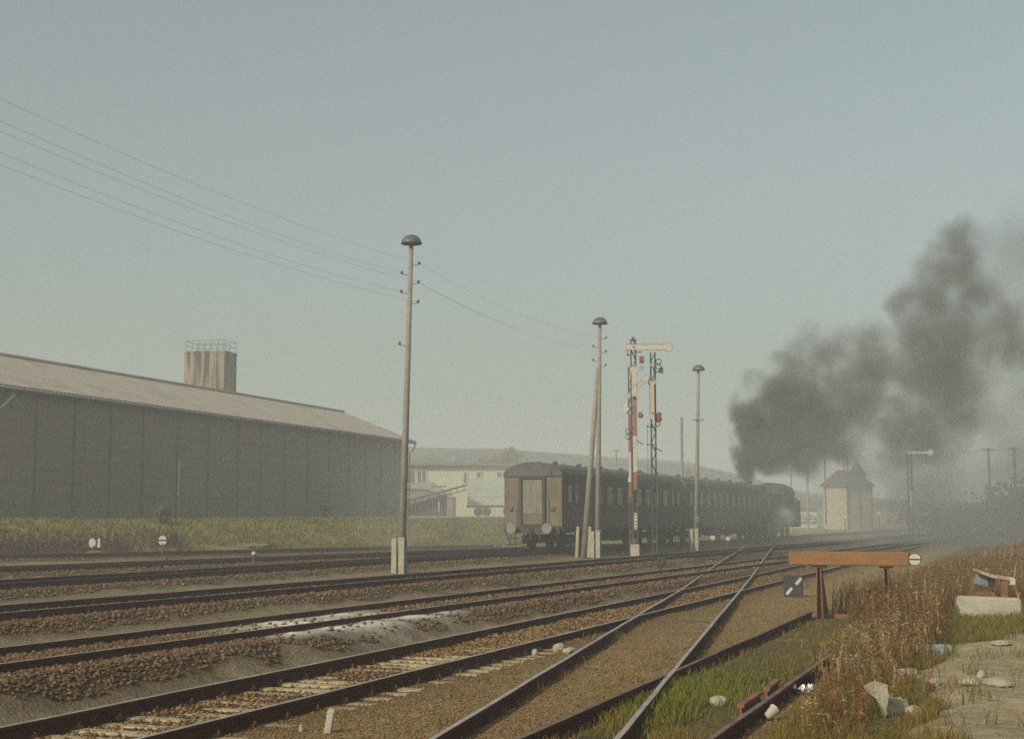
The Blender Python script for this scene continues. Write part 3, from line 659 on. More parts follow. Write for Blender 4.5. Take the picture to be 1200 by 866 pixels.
# silo tower behind the warehouse
x, y, zt = atd(247, 413, 128.0)
sroot = empty('silo_tower', (x, y, 2.0), radians(-13), 'stained concrete silo tower with a roof railing rising behind the warehouse', 'tower')
hh = zt-2; MB().box((0, 0, hh/2), (3.95, 2.6, hh)).build('shaft', M['silo'], sroot, bevel=.04)
MB().box((0, 0, hh-.15), (4.02, 2.67, .18)).build('rim', M['silo'], sroot)
rl = MB()
for i in range(7):
    for yy_ in (-1.2, 1.2): rl.cyl((-1.9+i*3.8/6, yy_, hh-.1), (-1.9+i*3.8/6, yy_, hh+.95), .028, n=6)
for z in (.5, .95):
    rl.tube([(-1.9, -1.2, hh+z), (1.9, -1.2, hh+z), (1.9, 1.2, hh+z), (-1.9, 1.2, hh+z), (-1.9, -1.2, hh+z)], .024, 5)
rl.build('railing', M['galv'], sroot)
MB().box((-2.1, -.3, hh-4), (.05, .4, 8)).build('ladder', M['galv'], sroot)

# pale cream building
def px2(px, Y): return (px-600)/F*Y
Yc = 165.0; cb = empty('cream_building', (px2(548, Yc), Yc, 2.0), 0, 'long cream building with white framed windows between warehouse and coach', 'building')
zt = atd(548, 546, Yc)[2]-2; x0 = px2(455, Yc)-px2(548, Yc); x1 = px2(640, Yc)-px2(548, Yc)
MB().box(((x0+x1)/2, 6, zt/2), (x1-x0, 12, zt)).build('wall', M['cream'], cb)
MB().box(((x0+x1)/2, 5.8, zt+.16), (x1-x0+.8, 13, .3)).build('roof', M['brownroof'], cb)
def window(parent, cx, cz, w_, h_, y=-.04, nm=2):
    f = MB(); f.box((cx, y, cz+h_/2), (w_+.1, .1, .12)); f.box((cx, y, cz-h_/2), (w_+.3, .16, .14))
    for i in range(nm+1): f.box((cx-w_/2+w_*i/nm, y, cz), (.14, .1, h_-.14))
    fr = f.build('window', M['whitebright'], parent); MB().box((cx, y+.02, cz), (w_-.1, .03, h_-.14)).build('pane', M['glass'], fr)
for (a, b, t, bt_, nm) in ((477, 487, 551, 567, 1), (489, 500, 551, 567, 2), (543, 548, 553, 567, 1), (558, 564, 553, 560, 1), (582, 589, 553, 560, 1), (612, 620, 553, 560, 1)):
    zc1 = atd(548, t, Yc)[2]-2; zc0 = atd(548, bt_, Yc)[2]-2
    window(cb, px2((a+b)/2, Yc)-px2(548, Yc), (zc0+zc1)/2, (b-a)/F*Yc, zc1-zc0, nm=nm)
# low grey shed
Ys = 148.0; sh = empty('grey_shed', (px2(500, Ys), Ys, 2.0), 0, 'low shed with a sloping grey roof in front of the cream building', 'shed')
MB().prism([(px2(450, Ys)-px2(500, Ys), 0), (px2(532, Ys)-px2(500, Ys), 0), (px2(532, Ys)-px2(500, Ys), 1.9), (px2(500, Ys)-px2(500, Ys), 2.9), (px2(450, Ys)-px2(500, Ys), 2.9)], 0, 5).build('wall', M['wall'], sh)
MB().prism([(px2(450, Ys)-px2(500, Ys), 2.92), (px2(498, Ys)-px2(500, Ys), 3.6), (px2(505, Ys)-px2(500, Ys), 3.6), (px2(533, Ys)-px2(500, Ys), 1.95), (px2(533, Ys)-px2(500, Ys), 1.8), (px2(500, Ys)-px2(500, Ys), 2.75)], -.2, 5.2).build('roof', M['greyroof'], sh)
# conveyor with a post
Yv = 138.0; cv = empty('conveyor', (px2(515, Yv), Yv, 2.0), 0, 'dark sloping conveyor on a white post beside the pale box trailer', 'conveyor')
p0 = np.array(atd(474, 588, Yv))-np.array([px2(515, Yv), Yv, 2.0]); p1 = np.array(atd(548, 568, Yv))-np.array([px2(515, Yv), Yv, 2.0])
mb = MB(); ang = atan2(p1[2]-p0[2], p1[0]-p0[0]); Lc = np.hypot(p1[0]-p0[0], p1[2]-p0[2]); mid = (p0+p1)/2
mb.box(mid, (Lc, .9, .16), ry=-ang); mb.box(mid+np.array([0, 0, -.45]), (Lc, .9, .08), ry=-ang)
for i in range(9):
    q = p0+(p1-p0)*(i+.5)/9; mb.box((q[0], q[1]-.4, q[2]-.22), (.06, .06, .42)); mb.box((q[0], q[1]+.4, q[2]-.22), (.06, .06, .42))
mb.build('belt_frame', M['darkmetal'], cv)
MB().cyl((0, 0, -.2), (0, 0, atd(515, 574, Yv)[2]-2.0), .09).build('post', M['white'], cv)
MB().box((0, 0, atd(515, 570, Yv)[2]-2.0), (1.3, .9, .08)).build('platform', M['darkmetal'], cv)
pl = MB()
for i in range(14): pl.box((p0[0]+.3+i*.28, .5, .55+.08*i/2), (.24, .06, 1.1+.08*i))
pl.build('side_boards', M['fascia'], cv)

# pale box trailer
Yt = 132.0; tl = empty('box_trailer', (px2(572, Yt), Yt, 2.0), 0, 'pale green box trailer standing behind the end of the passenger coach', 'trailer')
bz0 = atd(570, 592, Yt)[2]-2; bz1 = atd(570, 561, Yt)[2]-2; xa = px2(548, Yt)-px2(572, Yt); xb = xa+4.6
MB().prism([(xa, bz0), (xb, bz0), (xb, bz1), (xa+.35, bz1), (xa, bz1-.45)], 0, 2.3).build('box_body', M['palegreen'], tl, bevel=.03)
hb = MB()
for z in (.35, .62): hb.box(((xa+xb)/2, -.015, bz0+(bz1-bz0)*z), (xb-xa-.1, .03, .05))
hb.build('trim', M['palegreen'], tl)
MB().box(((xa+xb)/2, 1.1, bz0-.1), (xb-xa+.2, 1.9, .18)).build('chassis', M['under'], tl)
for cx_w in (xa+1.0, xa+1.75, xb-.9):
    for yw in (.15, 2.1): MB().lathe([(.12, -.13), (.36, -.13), (.42, -.08), (.42, .08), (.36, .13), (.12, .13)], (cx_w, yw, .40), 18, ax='y').build('wheel', M['under'], tl)
# ------------------------------------------------------------------ lamp poles
IR = [309, 331, 354]; IL = [320, 342, 403]
def lamp_pole(basepx, basepy, zb, toppx, toppy, label, ins_r=(), ins_l=(), strut=False, cross=None, stub=True, lampr=.36, spx=None, footh=1.05):
    x, y = at(basepx, basepy, zb); tx, _, tz = atd(toppx, toppy, y)
    r = empty('lamp_pole', (x, y, zb), 0, label, 'lamp pole', 'concrete lamp poles along the tracks')
    dx = tx-x; Hp = tz-zb; k = F/y
    off = .12
    def P(z): return (dx*z/Hp+off*(1 if stub else 0), 0, z)
    MB().tube([P(-.1), P(Hp*.5), P(Hp-.15)], [.135, .108, .075], 10).build('pole', M['concrete'], r)
    if stub:
        mb = MB()
        for q in (-1, 1): mb.box((off+dx*.05, q*.20, footh/2), (.20, .10, footh+.2))
        mb.box((-.12, 0, footh/2-.02), (.17, .30, footh+.16)); mb.box((.28, 0, footh/2+.02), (.05, .06, footh+.3), mi=1)
        mb.build('footing', [M['concrete2'], M['galv']], r, bevel=.008)
    tp = P(Hp)
    MB().lathe([(.02, .30), (.11, .295), (.22, .25), (.31, .15), (lampr, .02), (lampr, -.01), (lampr-.03, 0), (.28, .12), (.12, .2), (.02, .21)], (tp[0], 0, Hp-.14), 24).build('lamp_shade', M['lamptop'], r)
    MB().lathe([(.03, .12), (.07, .07), (.07, -.02), (.03, -.06)], (tp[0], 0, Hp-.14), 12).build('lamp_glass', M['whitebright'], r)
    ends = []
    for lst, s in ((ins_r, 1), (ins_l, -1)):
        for q in lst:
            z = atd(basepx, q, y)[2]-zb; p = P(z); a = s*.29
            ib = MB(); ib.tube([(p[0], -.02, z-.06), (p[0]+a*.8, -.02, z-.06), (p[0]+a, -.02, z-.02)], .012, 5); ib.lathe([(.02, -.04), (.045, -.03), (.05, 0), (.035, .02), (.045, .04), (.02, .07)], (p[0]+a, -.02, z), 10)
            ib.build('insulator', M['darkmetal'], r); ends.append((x+p[0]+a, y-.02, z+zb))
    if strut:
        sx = (spx[0]-spx[1])/F*y
        MB().tube([(sx, 0, -.1), (P(Hp*.9)[0]-.08, 0, Hp*.80)], [.15, .10], 10).build('strut', M['concrete'], r)
        for q in (-1, 1): MB().box((sx+.0+q*.27+(-.02), 0, .62), (.13, .16, 1.4), ry=.05).build('strut_footing', M['concrete2'], r, bevel=.008)
    if cross:
        z = atd(basepx, cross, y)[2]-zb; p = P(z); MB().box((p[0]+.02, -.12, z), (.62, .06, .07)).build('crossarm', M['galv'], r)
        MB().box((p[0]-.15, -.12, atd(basepx, 608, y)[2]-zb), (.22, .14, .3)).build('switch_box', M['galv'], r)
    return r, ends, (x, y)
L1, E1, q1 = lamp_pole(466, 670, .02, 478, 281, 'tallest and nearest concrete lamp pole, with its footing beside white powder', IR, IL)
L2, E2, q2 = lamp_pole(697, 651, .1, 700, 376, 'concrete lamp pole braced by a leaning strut beside the red and white signal', [396, 412, 428], [406, 422], strut=True, spx=(684, 697))
L3, E3, q3 = lamp_pole(813, 643, .1, 816, 431, 'slimmer concrete lamp pole with a small crossarm in front of the train side', [], [], cross=492)
# off-frame pole the wires come from
P0 = np.array([q1[0]-7.3, q1[1]-22.0])
r0 = empty('lamp_pole', (P0[0], P0[1], -.1), 0, 'concrete lamp pole at the near end of the five long wires', 'lamp pole', 'concrete lamp poles along the tracks')
MB().tube([(0, 0, -.1), (0, 0, 9.6)], [.155, .085], 10).build('pole', M['concrete'], r0)
MB().lathe([(.02, .30), (.11, .295), (.22, .25), (.31, .15), (.36, .02), (.33, 0), (.12, .2), (.02, .21)], (0, 0, 9.6), 20).build('lamp_shade', M['lamptop'], r0)
M['wire'] = mat('dull_wire', (.30, .29, .27), None, 3, .7)
def wire(a, b, sag, label, r=.003, group='wires between the lamp poles'):
    a = np.array(a); b = np.array(b); pts = [tuple(a+(b-a)*t-np.array([0, 0, 4*sag*t*(1-t)])) for t in np.linspace(0, 1, 26)]
    tag(MB().tube(pts, r, 5).build('wire', M['wire']), label, 'wire', group)
names = ['topmost', 'second', 'third', 'fourth', 'lowest']
E1s = sorted(E1[:5], key=lambda p: -p[2]); E2s = sorted(E2[:5], key=lambda p: -p[2])
WY = [116, 142, 154, 179, 193]
for i, p in enumerate(E1s):
    # the wire passes the picture edge (px 0) at row WY[i]: find its height there on the line of poles
    a0 = np.array([P0[0]+(.3 if p[0] > q1[0] else -.3), P0[1]]); t = None
    # intersect plan line with the ray column px=0
    d = np.array(ray(0, WY[i])); m = np.array([[d[0], -(p[0]-a0[0])], [d[1], -(p[1]-a0[1])]]); k, t = np.linalg.solve(m, a0)
    zE = H+d[2]*k; sag = .28
    zs = (zE-t*p[2]+4*sag*t*(1-t))/(1-t)
    wire((a0[0], a0[1], zs), p, sag, '%s of five thin wires running from top left to the tallest lamp pole' % names[i])
for i, p in enumerate(E1s[:3]): wire(p, E2s[i], .45, '%s thin wire sagging from the tallest lamp pole to the strutted one' % ['upper', 'middle', 'lower'][i])

# ------------------------------------------------------------------ semaphore signals
def arm(parent, cx, cz, ang, Lt, w_, disc, y=-.16, tail=.28, frame='white'):
    "arm turning at (cx,cz); ang 0 = to the right, -90 = down"
    c, s = cos(ang), sin(ang)
    def R_(a, b): return (cx+a*c-b*s, cz+a*s+b*c)
    ob = MB()
    out = [R_(a, b) for a, b in ((-tail, -w_), (Lt, -w_), (Lt, w_), (-tail, w_))]; ob.prism(out, y-.015, y+.015, 0)
    for b in (-1, 1):
        e = [R_(a, bb) for a, bb in ((-tail, b*w_), (Lt, b*w_), (Lt, b*(w_+.018)), (-tail, b*(w_+.018)))]; ob.prism(e, y-.022, y+.022, 1)
    dcx, dcz = R_(Lt+disc*.8, 0)
    ob.prism([(dcx+disc*cos(t), dcz+disc*sin(t)) for t in np.linspace(0, 2*pi, 25)[:-1]], y-.017, y+.017, 0)
    ob.prism([(dcx+(disc+.02)*cos(t), dcz+(disc+.02)*sin(t)) for t in np.linspace(0, 2*pi, 25)[:-1]], y-.012, y+.012, 1)
    a = ob.build('signal_arm', [M['whitebright'], M['red']], parent)
    MB().cyl((cx, y-.05, cz), (cx, 0, cz), .035, n=10).build('pivot', M['darkmetal'], a)
    return a
def lattice(mb, w_, h, z0=0, mi=0, n=None, d_=.2):
    for a in (-w_/2, w_/2):
        mb.box((a, 0, (z0+h)/2), (.05, d_, h-z0), mi=mi)
    n = n or int((h-z0)/.42)
    for i in range(n):
        za = z0+(h-z0)*i/n; zb = z0+(h-z0)*(i+1)/n; s = 1 if i % 2 else -1
        for yy_ in (-d_/2, d_/2): mb.tube([(s*w_/2, yy_, za), (-s*w_/2, yy_, zb)], .014, 4, mi)
def spectacle(mb, x, z, s=1):
    for dz in (0, .24):
        pts = [(x+.12*cos(t), -.14, z+dz+.11*sin(t)) for t in np.linspace(0, 2*pi, 13)]; mb.tube(pts, .02, 5)
def lantern(parent, x, z, m='darkmetal'):
    b = MB(); b.box((x, -.02, z), (.22, .22, .30)); b.lathe([(.03, .12), (.12, .05), (.12, 0)], (x, -.02, z+.15), 10); b.cyl((x, -.13, z), (x, -.2, z), .07, n=12)
    b.tube([(x, 0, z), (0, 0, z)], .02, 5)
    return b.build('lantern', M[m], parent)
Ysig = at(741, 656, .02)[1]
def zpix(py, Y): return atd(600, py, Y)[2]
# signal A: horizontal upper arm, vertical second arm, red and white mast plate
xa = px2(743, Ysig); sa = empty('semaphore_signal', (xa, Ysig, 0), 0, 'semaphore signal with horizontal top arm and red and white striped mast plate', 'signal', 'semaphore signals beside the strutted lamp pole')
mb = MB(); lattice(mb, .20, zpix(398, Ysig), .3); mb.build('mast', M['darkmetal'], sa)
for (t, b, mt) in ((462, 511, 'red'), (511, 553, 'whitebright'), (553, 574, 'red')):
    za, zb = zpix(t, Ysig), zpix(b, Ysig); MB().box((.03, -.15, (za+zb)/2), (.16, .025, za-zb-.004)).build('mast_plate', M[mt], sa)
za, zb = zpix(601, Ysig), zpix(620, Ysig)
sg = MB().box((.03, -.15, (za+zb)/2), (.13, .02, za-zb)).build('number_plate', M['whitebright'], sa)
mk = MB()
for i in range(5): mk.box((.03, -.164, zb+(za-zb)*(i+.5)/5), (.07, .006, .035))
mk.build('lettering', M['black'], sg)
MB().box((0, 0, .10), (.36, .42, .98+.2)).build('footing', M['concrete2'], sa, bevel=.02)
arm(sa, 0, zpix(407.5, Ysig), 0, 1.36, .115, .185, y=-.22, tail=.34)
arm(sa, 0, zpix(468, Ysig)+.1, radians(90), 1.0, .10, .17, y=-.26, tail=.02)
b = MB(); b.box((.36, -.1, zpix(422, Ysig)), (.20, .14, .30)); b.tube([(.0, -.05, zpix(413, Ysig)), (.36, -.1, zpix(413, Ysig))], .02, 5); b.build('upper_lamp', M['rust'], sa)
b = MB(); b.box((.36, -.1, zpix(431, Ysig)), (.19, .13, .2)); b.build('lower_lamp', M['greystone'], sa)
b = MB(); b.tube([(-.28, -.1, zpix(411, Ysig)), (-.20, -.1, zpix(417, Ysig)), (-.05, -.1, zpix(413, Ysig))], .025, 5); b.lathe([(.02, -.06), (.07, 0), (.02, .06)], (-.25, -.1, zpix(416, Ysig)), 10); b.build('crank', M['galv'], sa)
b = MB(); b.cyl((.0, 0, zpix(400, Ysig)), (0, 0, zpix(395, Ysig)), .09, .05); b.build('finial', M['darkmetal'], sa)
b = MB(); b.box((.28, 0, zpix(486, Ysig)), (.16, .12, .22)); b.lathe([(.03, -.1), (.11, -.05), (.11, .05), (.03, .1)], (.30, -.02, zpix(487, Ysig)), 12); b.build('lantern', M['rust'], sa)
b = MB(); b.tube([(0, 0, zpix(514, Ysig)), (.38, -.1, zpix(521, Ysig))], .022, 5); b.tube([(.1, .11, 0.9), (.1, .11, zpix(400, Ysig))], .012, 4); b.build('ladder_step', M['darkmetal'], sa)
# signal B directly behind A: arm raised at 45 degrees
YB = Ysig+2.6; xb_ = px2(739, YB); sb = empty('semaphore_signal', (xb_, YB, 0), 0, 'narrow semaphore signal with a raised diagonal arm right behind the striped mast', 'signal', 'semaphore signals beside the strutted lamp pole')
mb = MB(); lattice(mb, .14, zpix(430, YB), .1, d_=.14); mb.build('mast', M['darkmetal'], sb)
for (t, b_, mt) in ((486, 530, 'red'), (530, 565, 'whitebright'), (566, 583, 'red')):
    za, zb = zpix(t, YB), zpix(b_, YB); MB().box((-.05, -.12, (za+zb)/2), (.11, .025, za-zb-.004)).build('mast_plate', M[mt], sb)
MB().box((-.05, -.13, zpix(562, YB)), (.17, .1, .22)).build('mast_box', M['white'], sb)
p0_ = (px2(739, YB)-xb_, zpix(464, YB)); arm(sb, 0, zpix(462, YB), radians(44), .83, .08, .155, y=-.15, tail=.25)
b = MB(); spectacle(b, -.12, zpix(512, YB)); b.build('spectacle', M['darkmetal'], sb)
lantern(sb, -.18, zpix(481, YB), 'white')
# signal C: dark lattice mast
YC = Ysig+.6; xc_ = px2(766, YC); sc_ = empty('semaphore_signal', (xc_, YC, 0), 0, 'dark lattice semaphore signal with its white arm hanging straight down', 'signal', 'semaphore signals beside the strutted lamp pole')
mb = MB(); lattice(mb, .19, zpix(413, YC), -.2, d_=.2); mb.build('mast', M['darkmetal'], sc_)
arm(sc_, -.07, zpix(484, YC), radians(90), 1.22, .09, .16, y=-.20, tail=.30)
MB().box((-.08, -.19, zpix(428, YC)), (.17, .03, .14)).build('arm_plate', M['whitebright'], sc_)
b = MB(); b.tube([(0, 0, zpix(437, YC)), (.22, -.05, zpix(436, YC)), (.36, -.05, zpix(432, YC))], .025, 5); spectacle(b, .24, zpix(429, YC)-.05); b.box((.36, -.05, zpix(434, YC)), (.16, .16, .24)); b.build('spectacle', M['darkmetal'], sc_)
lantern(sc_, .24, zpix(490, YC), 'rust')
b = MB(); pts = [(.18+.09*cos(t), -.14, zpix(497, YC)+.09*sin(t)) for t in np.linspace(0, 2*pi, 13)]; b.tube(pts, .022, 5); b.tube([(0, 0, zpix(497, YC)), (.1, -.14, zpix(497, YC))], .02, 5); b.build('spectacle', M['darkmetal'], sc_)
for z in (500, 521): MB().box((-.13, 0, zpix(z, YC)), (.36, .05, .04), ry=.06).build('bracket', M['darkmetal'], sc_)
MB().tube([(0, 0, zpix(524, YC)), (.36, -.1, zpix(529, YC))], .022, 5).build('ladder_step', M['darkmetal'], sc_)
MB().tube([(-.26, .0, 0), (-.26, .0, zpix(498, YC))], .010, 4).build('pull_rod', M['galv'], sc_)
MB().box((0, 0, .1), (.34, .34, .5)).build('footing', M['darksleeper'], sc_, bevel=.02)

# ------------------------------------------------------------------ distant poles
def far_pole(px, top, Y, r, label, base=None, arms=None, m='concrete', group='thin poles in the distance', name='pole'):
    x = px2(px, Y); zb = G0(x, Y)-.1; zt = zpix(top, Y); o = empty(name, (x, Y, zb), 0, label, 'pole', group)
    MB().cyl((0, 0, 0), (0, 0, zt-zb), r, r*.7, n=8).build('mast', M[m], o)
    if arms:
        for (z, w_) in arms: MB().box((0, 0, zpix(z, Y)-zb), (w_/F*Y, .15, .15)).build('crossarm', M[m], o)
    return o
far_pole(799, 489, 108, .13, 'thin pole rising behind the coach roof near the slim lamp pole', m='galv')
far_pole(722, 526, 150, .12, 'short pale pole with a tiny arm behind the coach roof', arms=[(528, 8)], m='galv')
far_pole(926, 548, 190, .16, 'short faint pole just beyond the front of the locomotive', arms=[(556, 6)])
far_pole(945, 528, 175, .17, 'tall faint concrete pole halfway between locomotive and signal box')
far_pole(966, 520, 190, .13, 'tall dark pole touching the side of the signal box', m='darkmetal')
far_pole(988, 524, 215, .12, 'thin pole rising behind the signal box roof', m='darkmetal')
oo = far_pole(806, 566, 118, .06, 'small orange disc on a post behind the coach roof', name='disc_marker', group='x'); del oo['group']; oo['category'] = 'marker'
zz_ = zpix(558, 118)-oo.location.z; MB().prism([(.26*cos(t), zz_+.62*sin(t)) for t in np.linspace(0, 2*pi, 17)[:-1]], -.03, .03).build('disc', M['orange'], oo)
a_ = far_pole(1158, 525, 150, .17, 'wooden wire pole standing before the dark wood, nearer the signal box', arms=[(527, 14)], m='darkmetal', group='wooden wire poles')
b_ = far_pole(1188, 524, 145, .17, 'wooden wire pole standing before the dark wood, at the right edge', arms=[(526, 14)], m='darkmetal', group='wooden wire poles')
wire((px2(1100, 154), 154, zpix(529, 154)), (px2(1158, 150), 150, zpix(526.5, 150)), .2, 'faint wire left of the wooden wire poles', .03, 'wires of the wooden poles')
wire((px2(1158, 150), 150, zpix(526, 150)), (px2(1188, 145), 145, zpix(525, 145)), .15, 'faint wire strung between the two wooden wire poles', .03, 'wires of the wooden poles')
wire((px2(1188, 145), 145, zpix(525, 145)), (px2(1260, 140), 140, zpix(523, 140)), .2, 'faint wire from the wooden pole out to the right edge', .03, 'wires of the wooden poles')
# distant semaphore at 1065
YD = 107.0; xd = px2(1065, YD); sd = empty('semaphore_signal', (xd, YD, 0), 0, 'distant semaphore signal with pale arm tip and white mast plate, right of signal box', 'signal')
mb = MB(); lattice(mb, .30, zpix(530, YD), -.2, d_=.25); mb.build('mast', M['darkmetal'], sd)
arm(sd, 0, zpix(530.5, YD), 0, 1.35, .10, .22, y=-.22, tail=.2)
for (t, b, mt) in ((574, 592, 'whitebright'), (592, 606, 'red')):
    za, zb = zpix(t, YD), zpix(b, YD); MB().box((0, -.18, (za+zb)/2), (.2, .03, za-zb-.01)).build('mast_plate', M[mt], sd)
# little white signal lanterns far off
def tiny(px, py, Y, r, label, w2=1.0):
    x = px2(px, Y); zb = G0(x, Y); z = zpix(py, Y); o = empty('marker_lantern', (x, Y, zb), 0, label, 'lantern', 'far off white lanterns')
    MB().cyl((0, 0, -.05), (0, 0, z-zb-r*.5), .05, n=6).build('post', M['darkmetal'], o)
    MB().prism([(r*w2*cos(t), z-zb+r*sin(t)) for t in np.linspace(0, 2*pi, 17)[:-1]], -.12, .12).build('lantern_face', M['whitebright'], o)
tiny(1104, 611, 110, .17, 'small bright white lantern low in the smoke beside the distant semaphore', 1.6)
tiny(1028, 602, 140, .22, 'small white lantern on a post beside the signal box wall')
tiny(988, 605, 150, .22, 'small white lantern in front of the signal box')
tiny(966, 618, 130, .20, 'small white lantern at the near foot of the signal box')
tiny(833, 630, 72, .12, 'small white lantern low in front of the train wheels')
tiny(851, 631, 80, .12, 'small white lantern under the locomotive end of the coaches')
tiny(300, 648, 48, .06, 'tiny white marker post between the far tracks below the warehouse')

# ------------------------------------------------------------------ signal box
YH = 210.0; hx = px2(1020, YH); hb_ = empty('signal_box', (hx, YH, .2), radians(34), 'tan rendered signal box with a steep brown hipped roof in the smoke', 'signal box')
zt = zpix(570, YH)-.2; W1, W2 = 5.3, 4.6       # local: corner nearest camera at origin; walls along -x and +y
MB().prism([(-W1, 0), (0, 0), (0, W2), (-W1, W2)], -.5, zt, ax='z').build('wall', M['hutwall'], hb_, bevel=.03)
pl = MB()
for x_ in (-W1+.15, -W1*.5, -.12): pl.box((x_, -.06, zt/2), (.3, .16, zt-.1))
for y_ in (.12, W2-.15): pl.box((.06, y_, zt/2), (.16, .3, zt-.1))
pl.build('pilaster', M['fascia'], hb_)
o_ = .45; zr1 = zpix(551, YH)-.2
rb = MB(); rb.add([(-W1-o_, -o_, zt), (o_, -o_, zt), (o_, W2+o_, zt), (-W1-o_, W2+o_, zt), (-W1+1.2, 1.6, zr1), (-1.5, 1.6, zr1), (-1.5, W2-1.6, zr1), (-W1+1.2, W2-1.6, zr1)],
    [(0, 1, 5, 4), (1, 2, 6, 5), (2, 3, 7, 6), (3, 0, 4, 7), (4, 5, 6, 7), (3, 2, 1, 0)])
rb.build('roof', M['hutroof'], hb_)
tz = zpix(539, YH)-.2; tb = MB(); tb.add([(-2.2, .6, zr1-.9), (.0, .6, zr1-.9), (.0, 2.8, zr1-.9), (-2.2, 2.8, zr1-.9), (-1.1, 1.7, tz)], [(0, 1, 4), (1, 2, 4), (2, 3, 4), (3, 0, 4), (3, 2, 1, 0)]); tb.build('roof_turret', M['hutroof'], hb_)
MB().box((-3.5, 1.6, zr1+.5), (.5, .5, 2.6)).build('chimney', M['hutwall'], hb_)
for (x_, y_, w_, h_, z_, ax) in ((0, 1.7, 1.3, 1.5, zt-1.6, 'y'), (0, 3.4, .9, 1.5, zt-1.6, 'y')):
    f = MB(); f.box((.03, y_, z_+h_/2), (.1, w_+.2, .14)); f.box((.03, y_, z_-h_/2), (.1, w_+.2, .14)); f.box((.03, y_-w_/2, z_), (.1, .14, h_)); f.box((.03, y_+w_/2, z_), (.1, .14, h_)); f.box((.03, y_, z_), (.1, .08, h_))
    fo = f.build('window', M['hutwall'], hb_); MB().box((.03, y_, z_), (.04, w_-.1, h_-.1)).build('pane', M['glass'], fo)
# low pale house beyond the locomotive
YL = 230.0; lh = empty('low_house', (px2(938, YL), YL, .2), 0, 'low pale house far beyond the locomotive front', 'house')
MB().box((0, 3, 1.6), (5.0, 5, 3.2)).build('wall', M['cream'], lh); MB().prism([(-2.9, 3.2), (2.9, 3.2), (0, 5.0)], -.2, 6).build('roof', M['brownroof'], lh)
for x_ in (-1.5, 0, 1.5): window(lh, x_, 1.7, .8, 1.1)

# ------------------------------------------------------------------ dwarf signal lanterns by the bank
def dwarf(px, py, zb, dpy, label, kind):
    x, y = at(px, py, zb); z = zpix(dpy, y)-zb; o = empty('point_lantern', (x, y, zb), 0, label, 'point lantern', 'point lanterns by the bank')
    MB().cyl((0, 0, -.1), (0, 0, z-.12), .035, n=8).build('post', M['darkmetal'], o); MB().box((0, 0, .05), (.4, .3, .14)).build('lever_box', M['darkmetal'], o)
    MB().box((.03, .1, z), (.30, .18, .34)).build('housing', M['black'], o)
    MB().lathe([(.03, .10), (.09, .06), (.09, 0)], (.03, .1, z+.17), 10).build('vent_cap', M['black'], o)
    if kind == 0:
        MB().prism([(-.05+.15*cos(t), z+.20*sin(t)) for t in np.linspace(0, 2*pi, 21)[:-1]], -.02, .0).build('white_face', M['whitebright'], o)
        MB().prism([(.17, z-.19), (.30, z-.19), (.28, z+.19), (.19, z+.19)], -.02, 0).build('white_face', M['whitebright'], o)
    else:
        f = MB(); 
        for s in (1, -1): f.prism([(.17*cos(t), z+s*.035+s*.17*sin(t)) for t in np.linspace(0, pi, 13)], -.02, .0)
        f.build('white_face', M['whitebright'], o)
dwarf(109, 656, .0, 636, 'point lantern with white oval and white bar at the foot of the bank', 0)
dwarf(190, 656, .0, 633, 'point lantern with white disc split by a black bar below the bank', 1)

# ------------------------------------------------------------------ buffer stop
T8 = TR['T8']; bl = np.array(at(957, 716, 0)); bc = bl+nrm(19.8)*.62; rzb = -radians(19.8)
bs = empty('buffer_stop', (bc[0], bc[1], -.16), rzb, 'buffer stop with a thick faded orange beam on rusty posts at siding end', 'buffer stop')
zt_, zb_ = zpix(646, bc[1])+.16, zpix(662.5, bc[1])+.16
mb = MB(); mb.box((.03, -.09, (zt_+zb_)/2), (2.28, .26, zt_-zb_)); mb.build('beam', M['orange'], bs, bevel=.02)
for s, x_ in ((-1, -.55), (1, .72)):
    p = MB(); hgt = zb_
    p.prism([(x_-.075, -.05), (x_-.045, zb_+.0), (x_+.045, zb_), (x_+.075, -.05)], .05, .09); p.prism([(x_-.075, -.05), (x_-.045, zb_), (x_-.025, zb_), (x_-.05, -.05)], -.12, .049); p.prism([(x_+.05, -.05), (x_+.025, zb_), (x_+.045, zb_), (x_+.075, -.05)], -.12, .049)
    p.box((x_, -.03, zb_-.02), (.26, .24, .035))
    q = p.build('post', M['rust'], bs)
    MB().tube([(x_, .1, zb_-.1), (x_, .9, .0)], .045, 6).build('rear_strut', M['rust'], bs)
MB().box((.085, .35, .05), (1.5, .1, .09)).build('cross_tie', M['rust'], bs)
zc = (zt_+zb_)/2; dl = MB()
for s in (1, -1): dl.prism([(.105*cos(t), zc+s*.014+s*.09*sin(t)) for t in np.linspace(0, pi, 17)], -.24, -.225)
xo = 1.27
d_ = dl.build('disc', M['whitebright'], bs); d_.location = (xo, 0, 0)
k_ = MB(); k_.prism([(.115*cos(t), zc+.115*sin(t)) for t in np.linspace(0, 2*pi, 25)[:-1]], -.224, -.10); k_.box((-.1, -.15, zc), (.12, .1, .08)); o = k_.build('disc_housing', M['black'], bs); o.location = (xo, 0, 0)

# switch box with white bars
Ybx = at(930, 701, -.16); sw = empty('point_indicator', (Ybx[0], Ybx[1], -.17), radians(-12), 'dark point indicator box with two diagonal white bars beside the buffer stop', 'point indicator')
MB().box((0, .12, .29), (.47, .26, .56)).build('housing', M['black'], sw, bevel=.015)
for (cx_, cz_, l_) in ((-.10, .19, .20), (.13, .43, .20)):
    MB().box((cx_, -.020, cz_), (l_, .012, .075), ry=-radians(50)).build('white_bar', M['whitebright'], sw)
MB().box((.02, .1, .60), (.12, .1, .07)).build('vent_cap', M['rust'], sw)

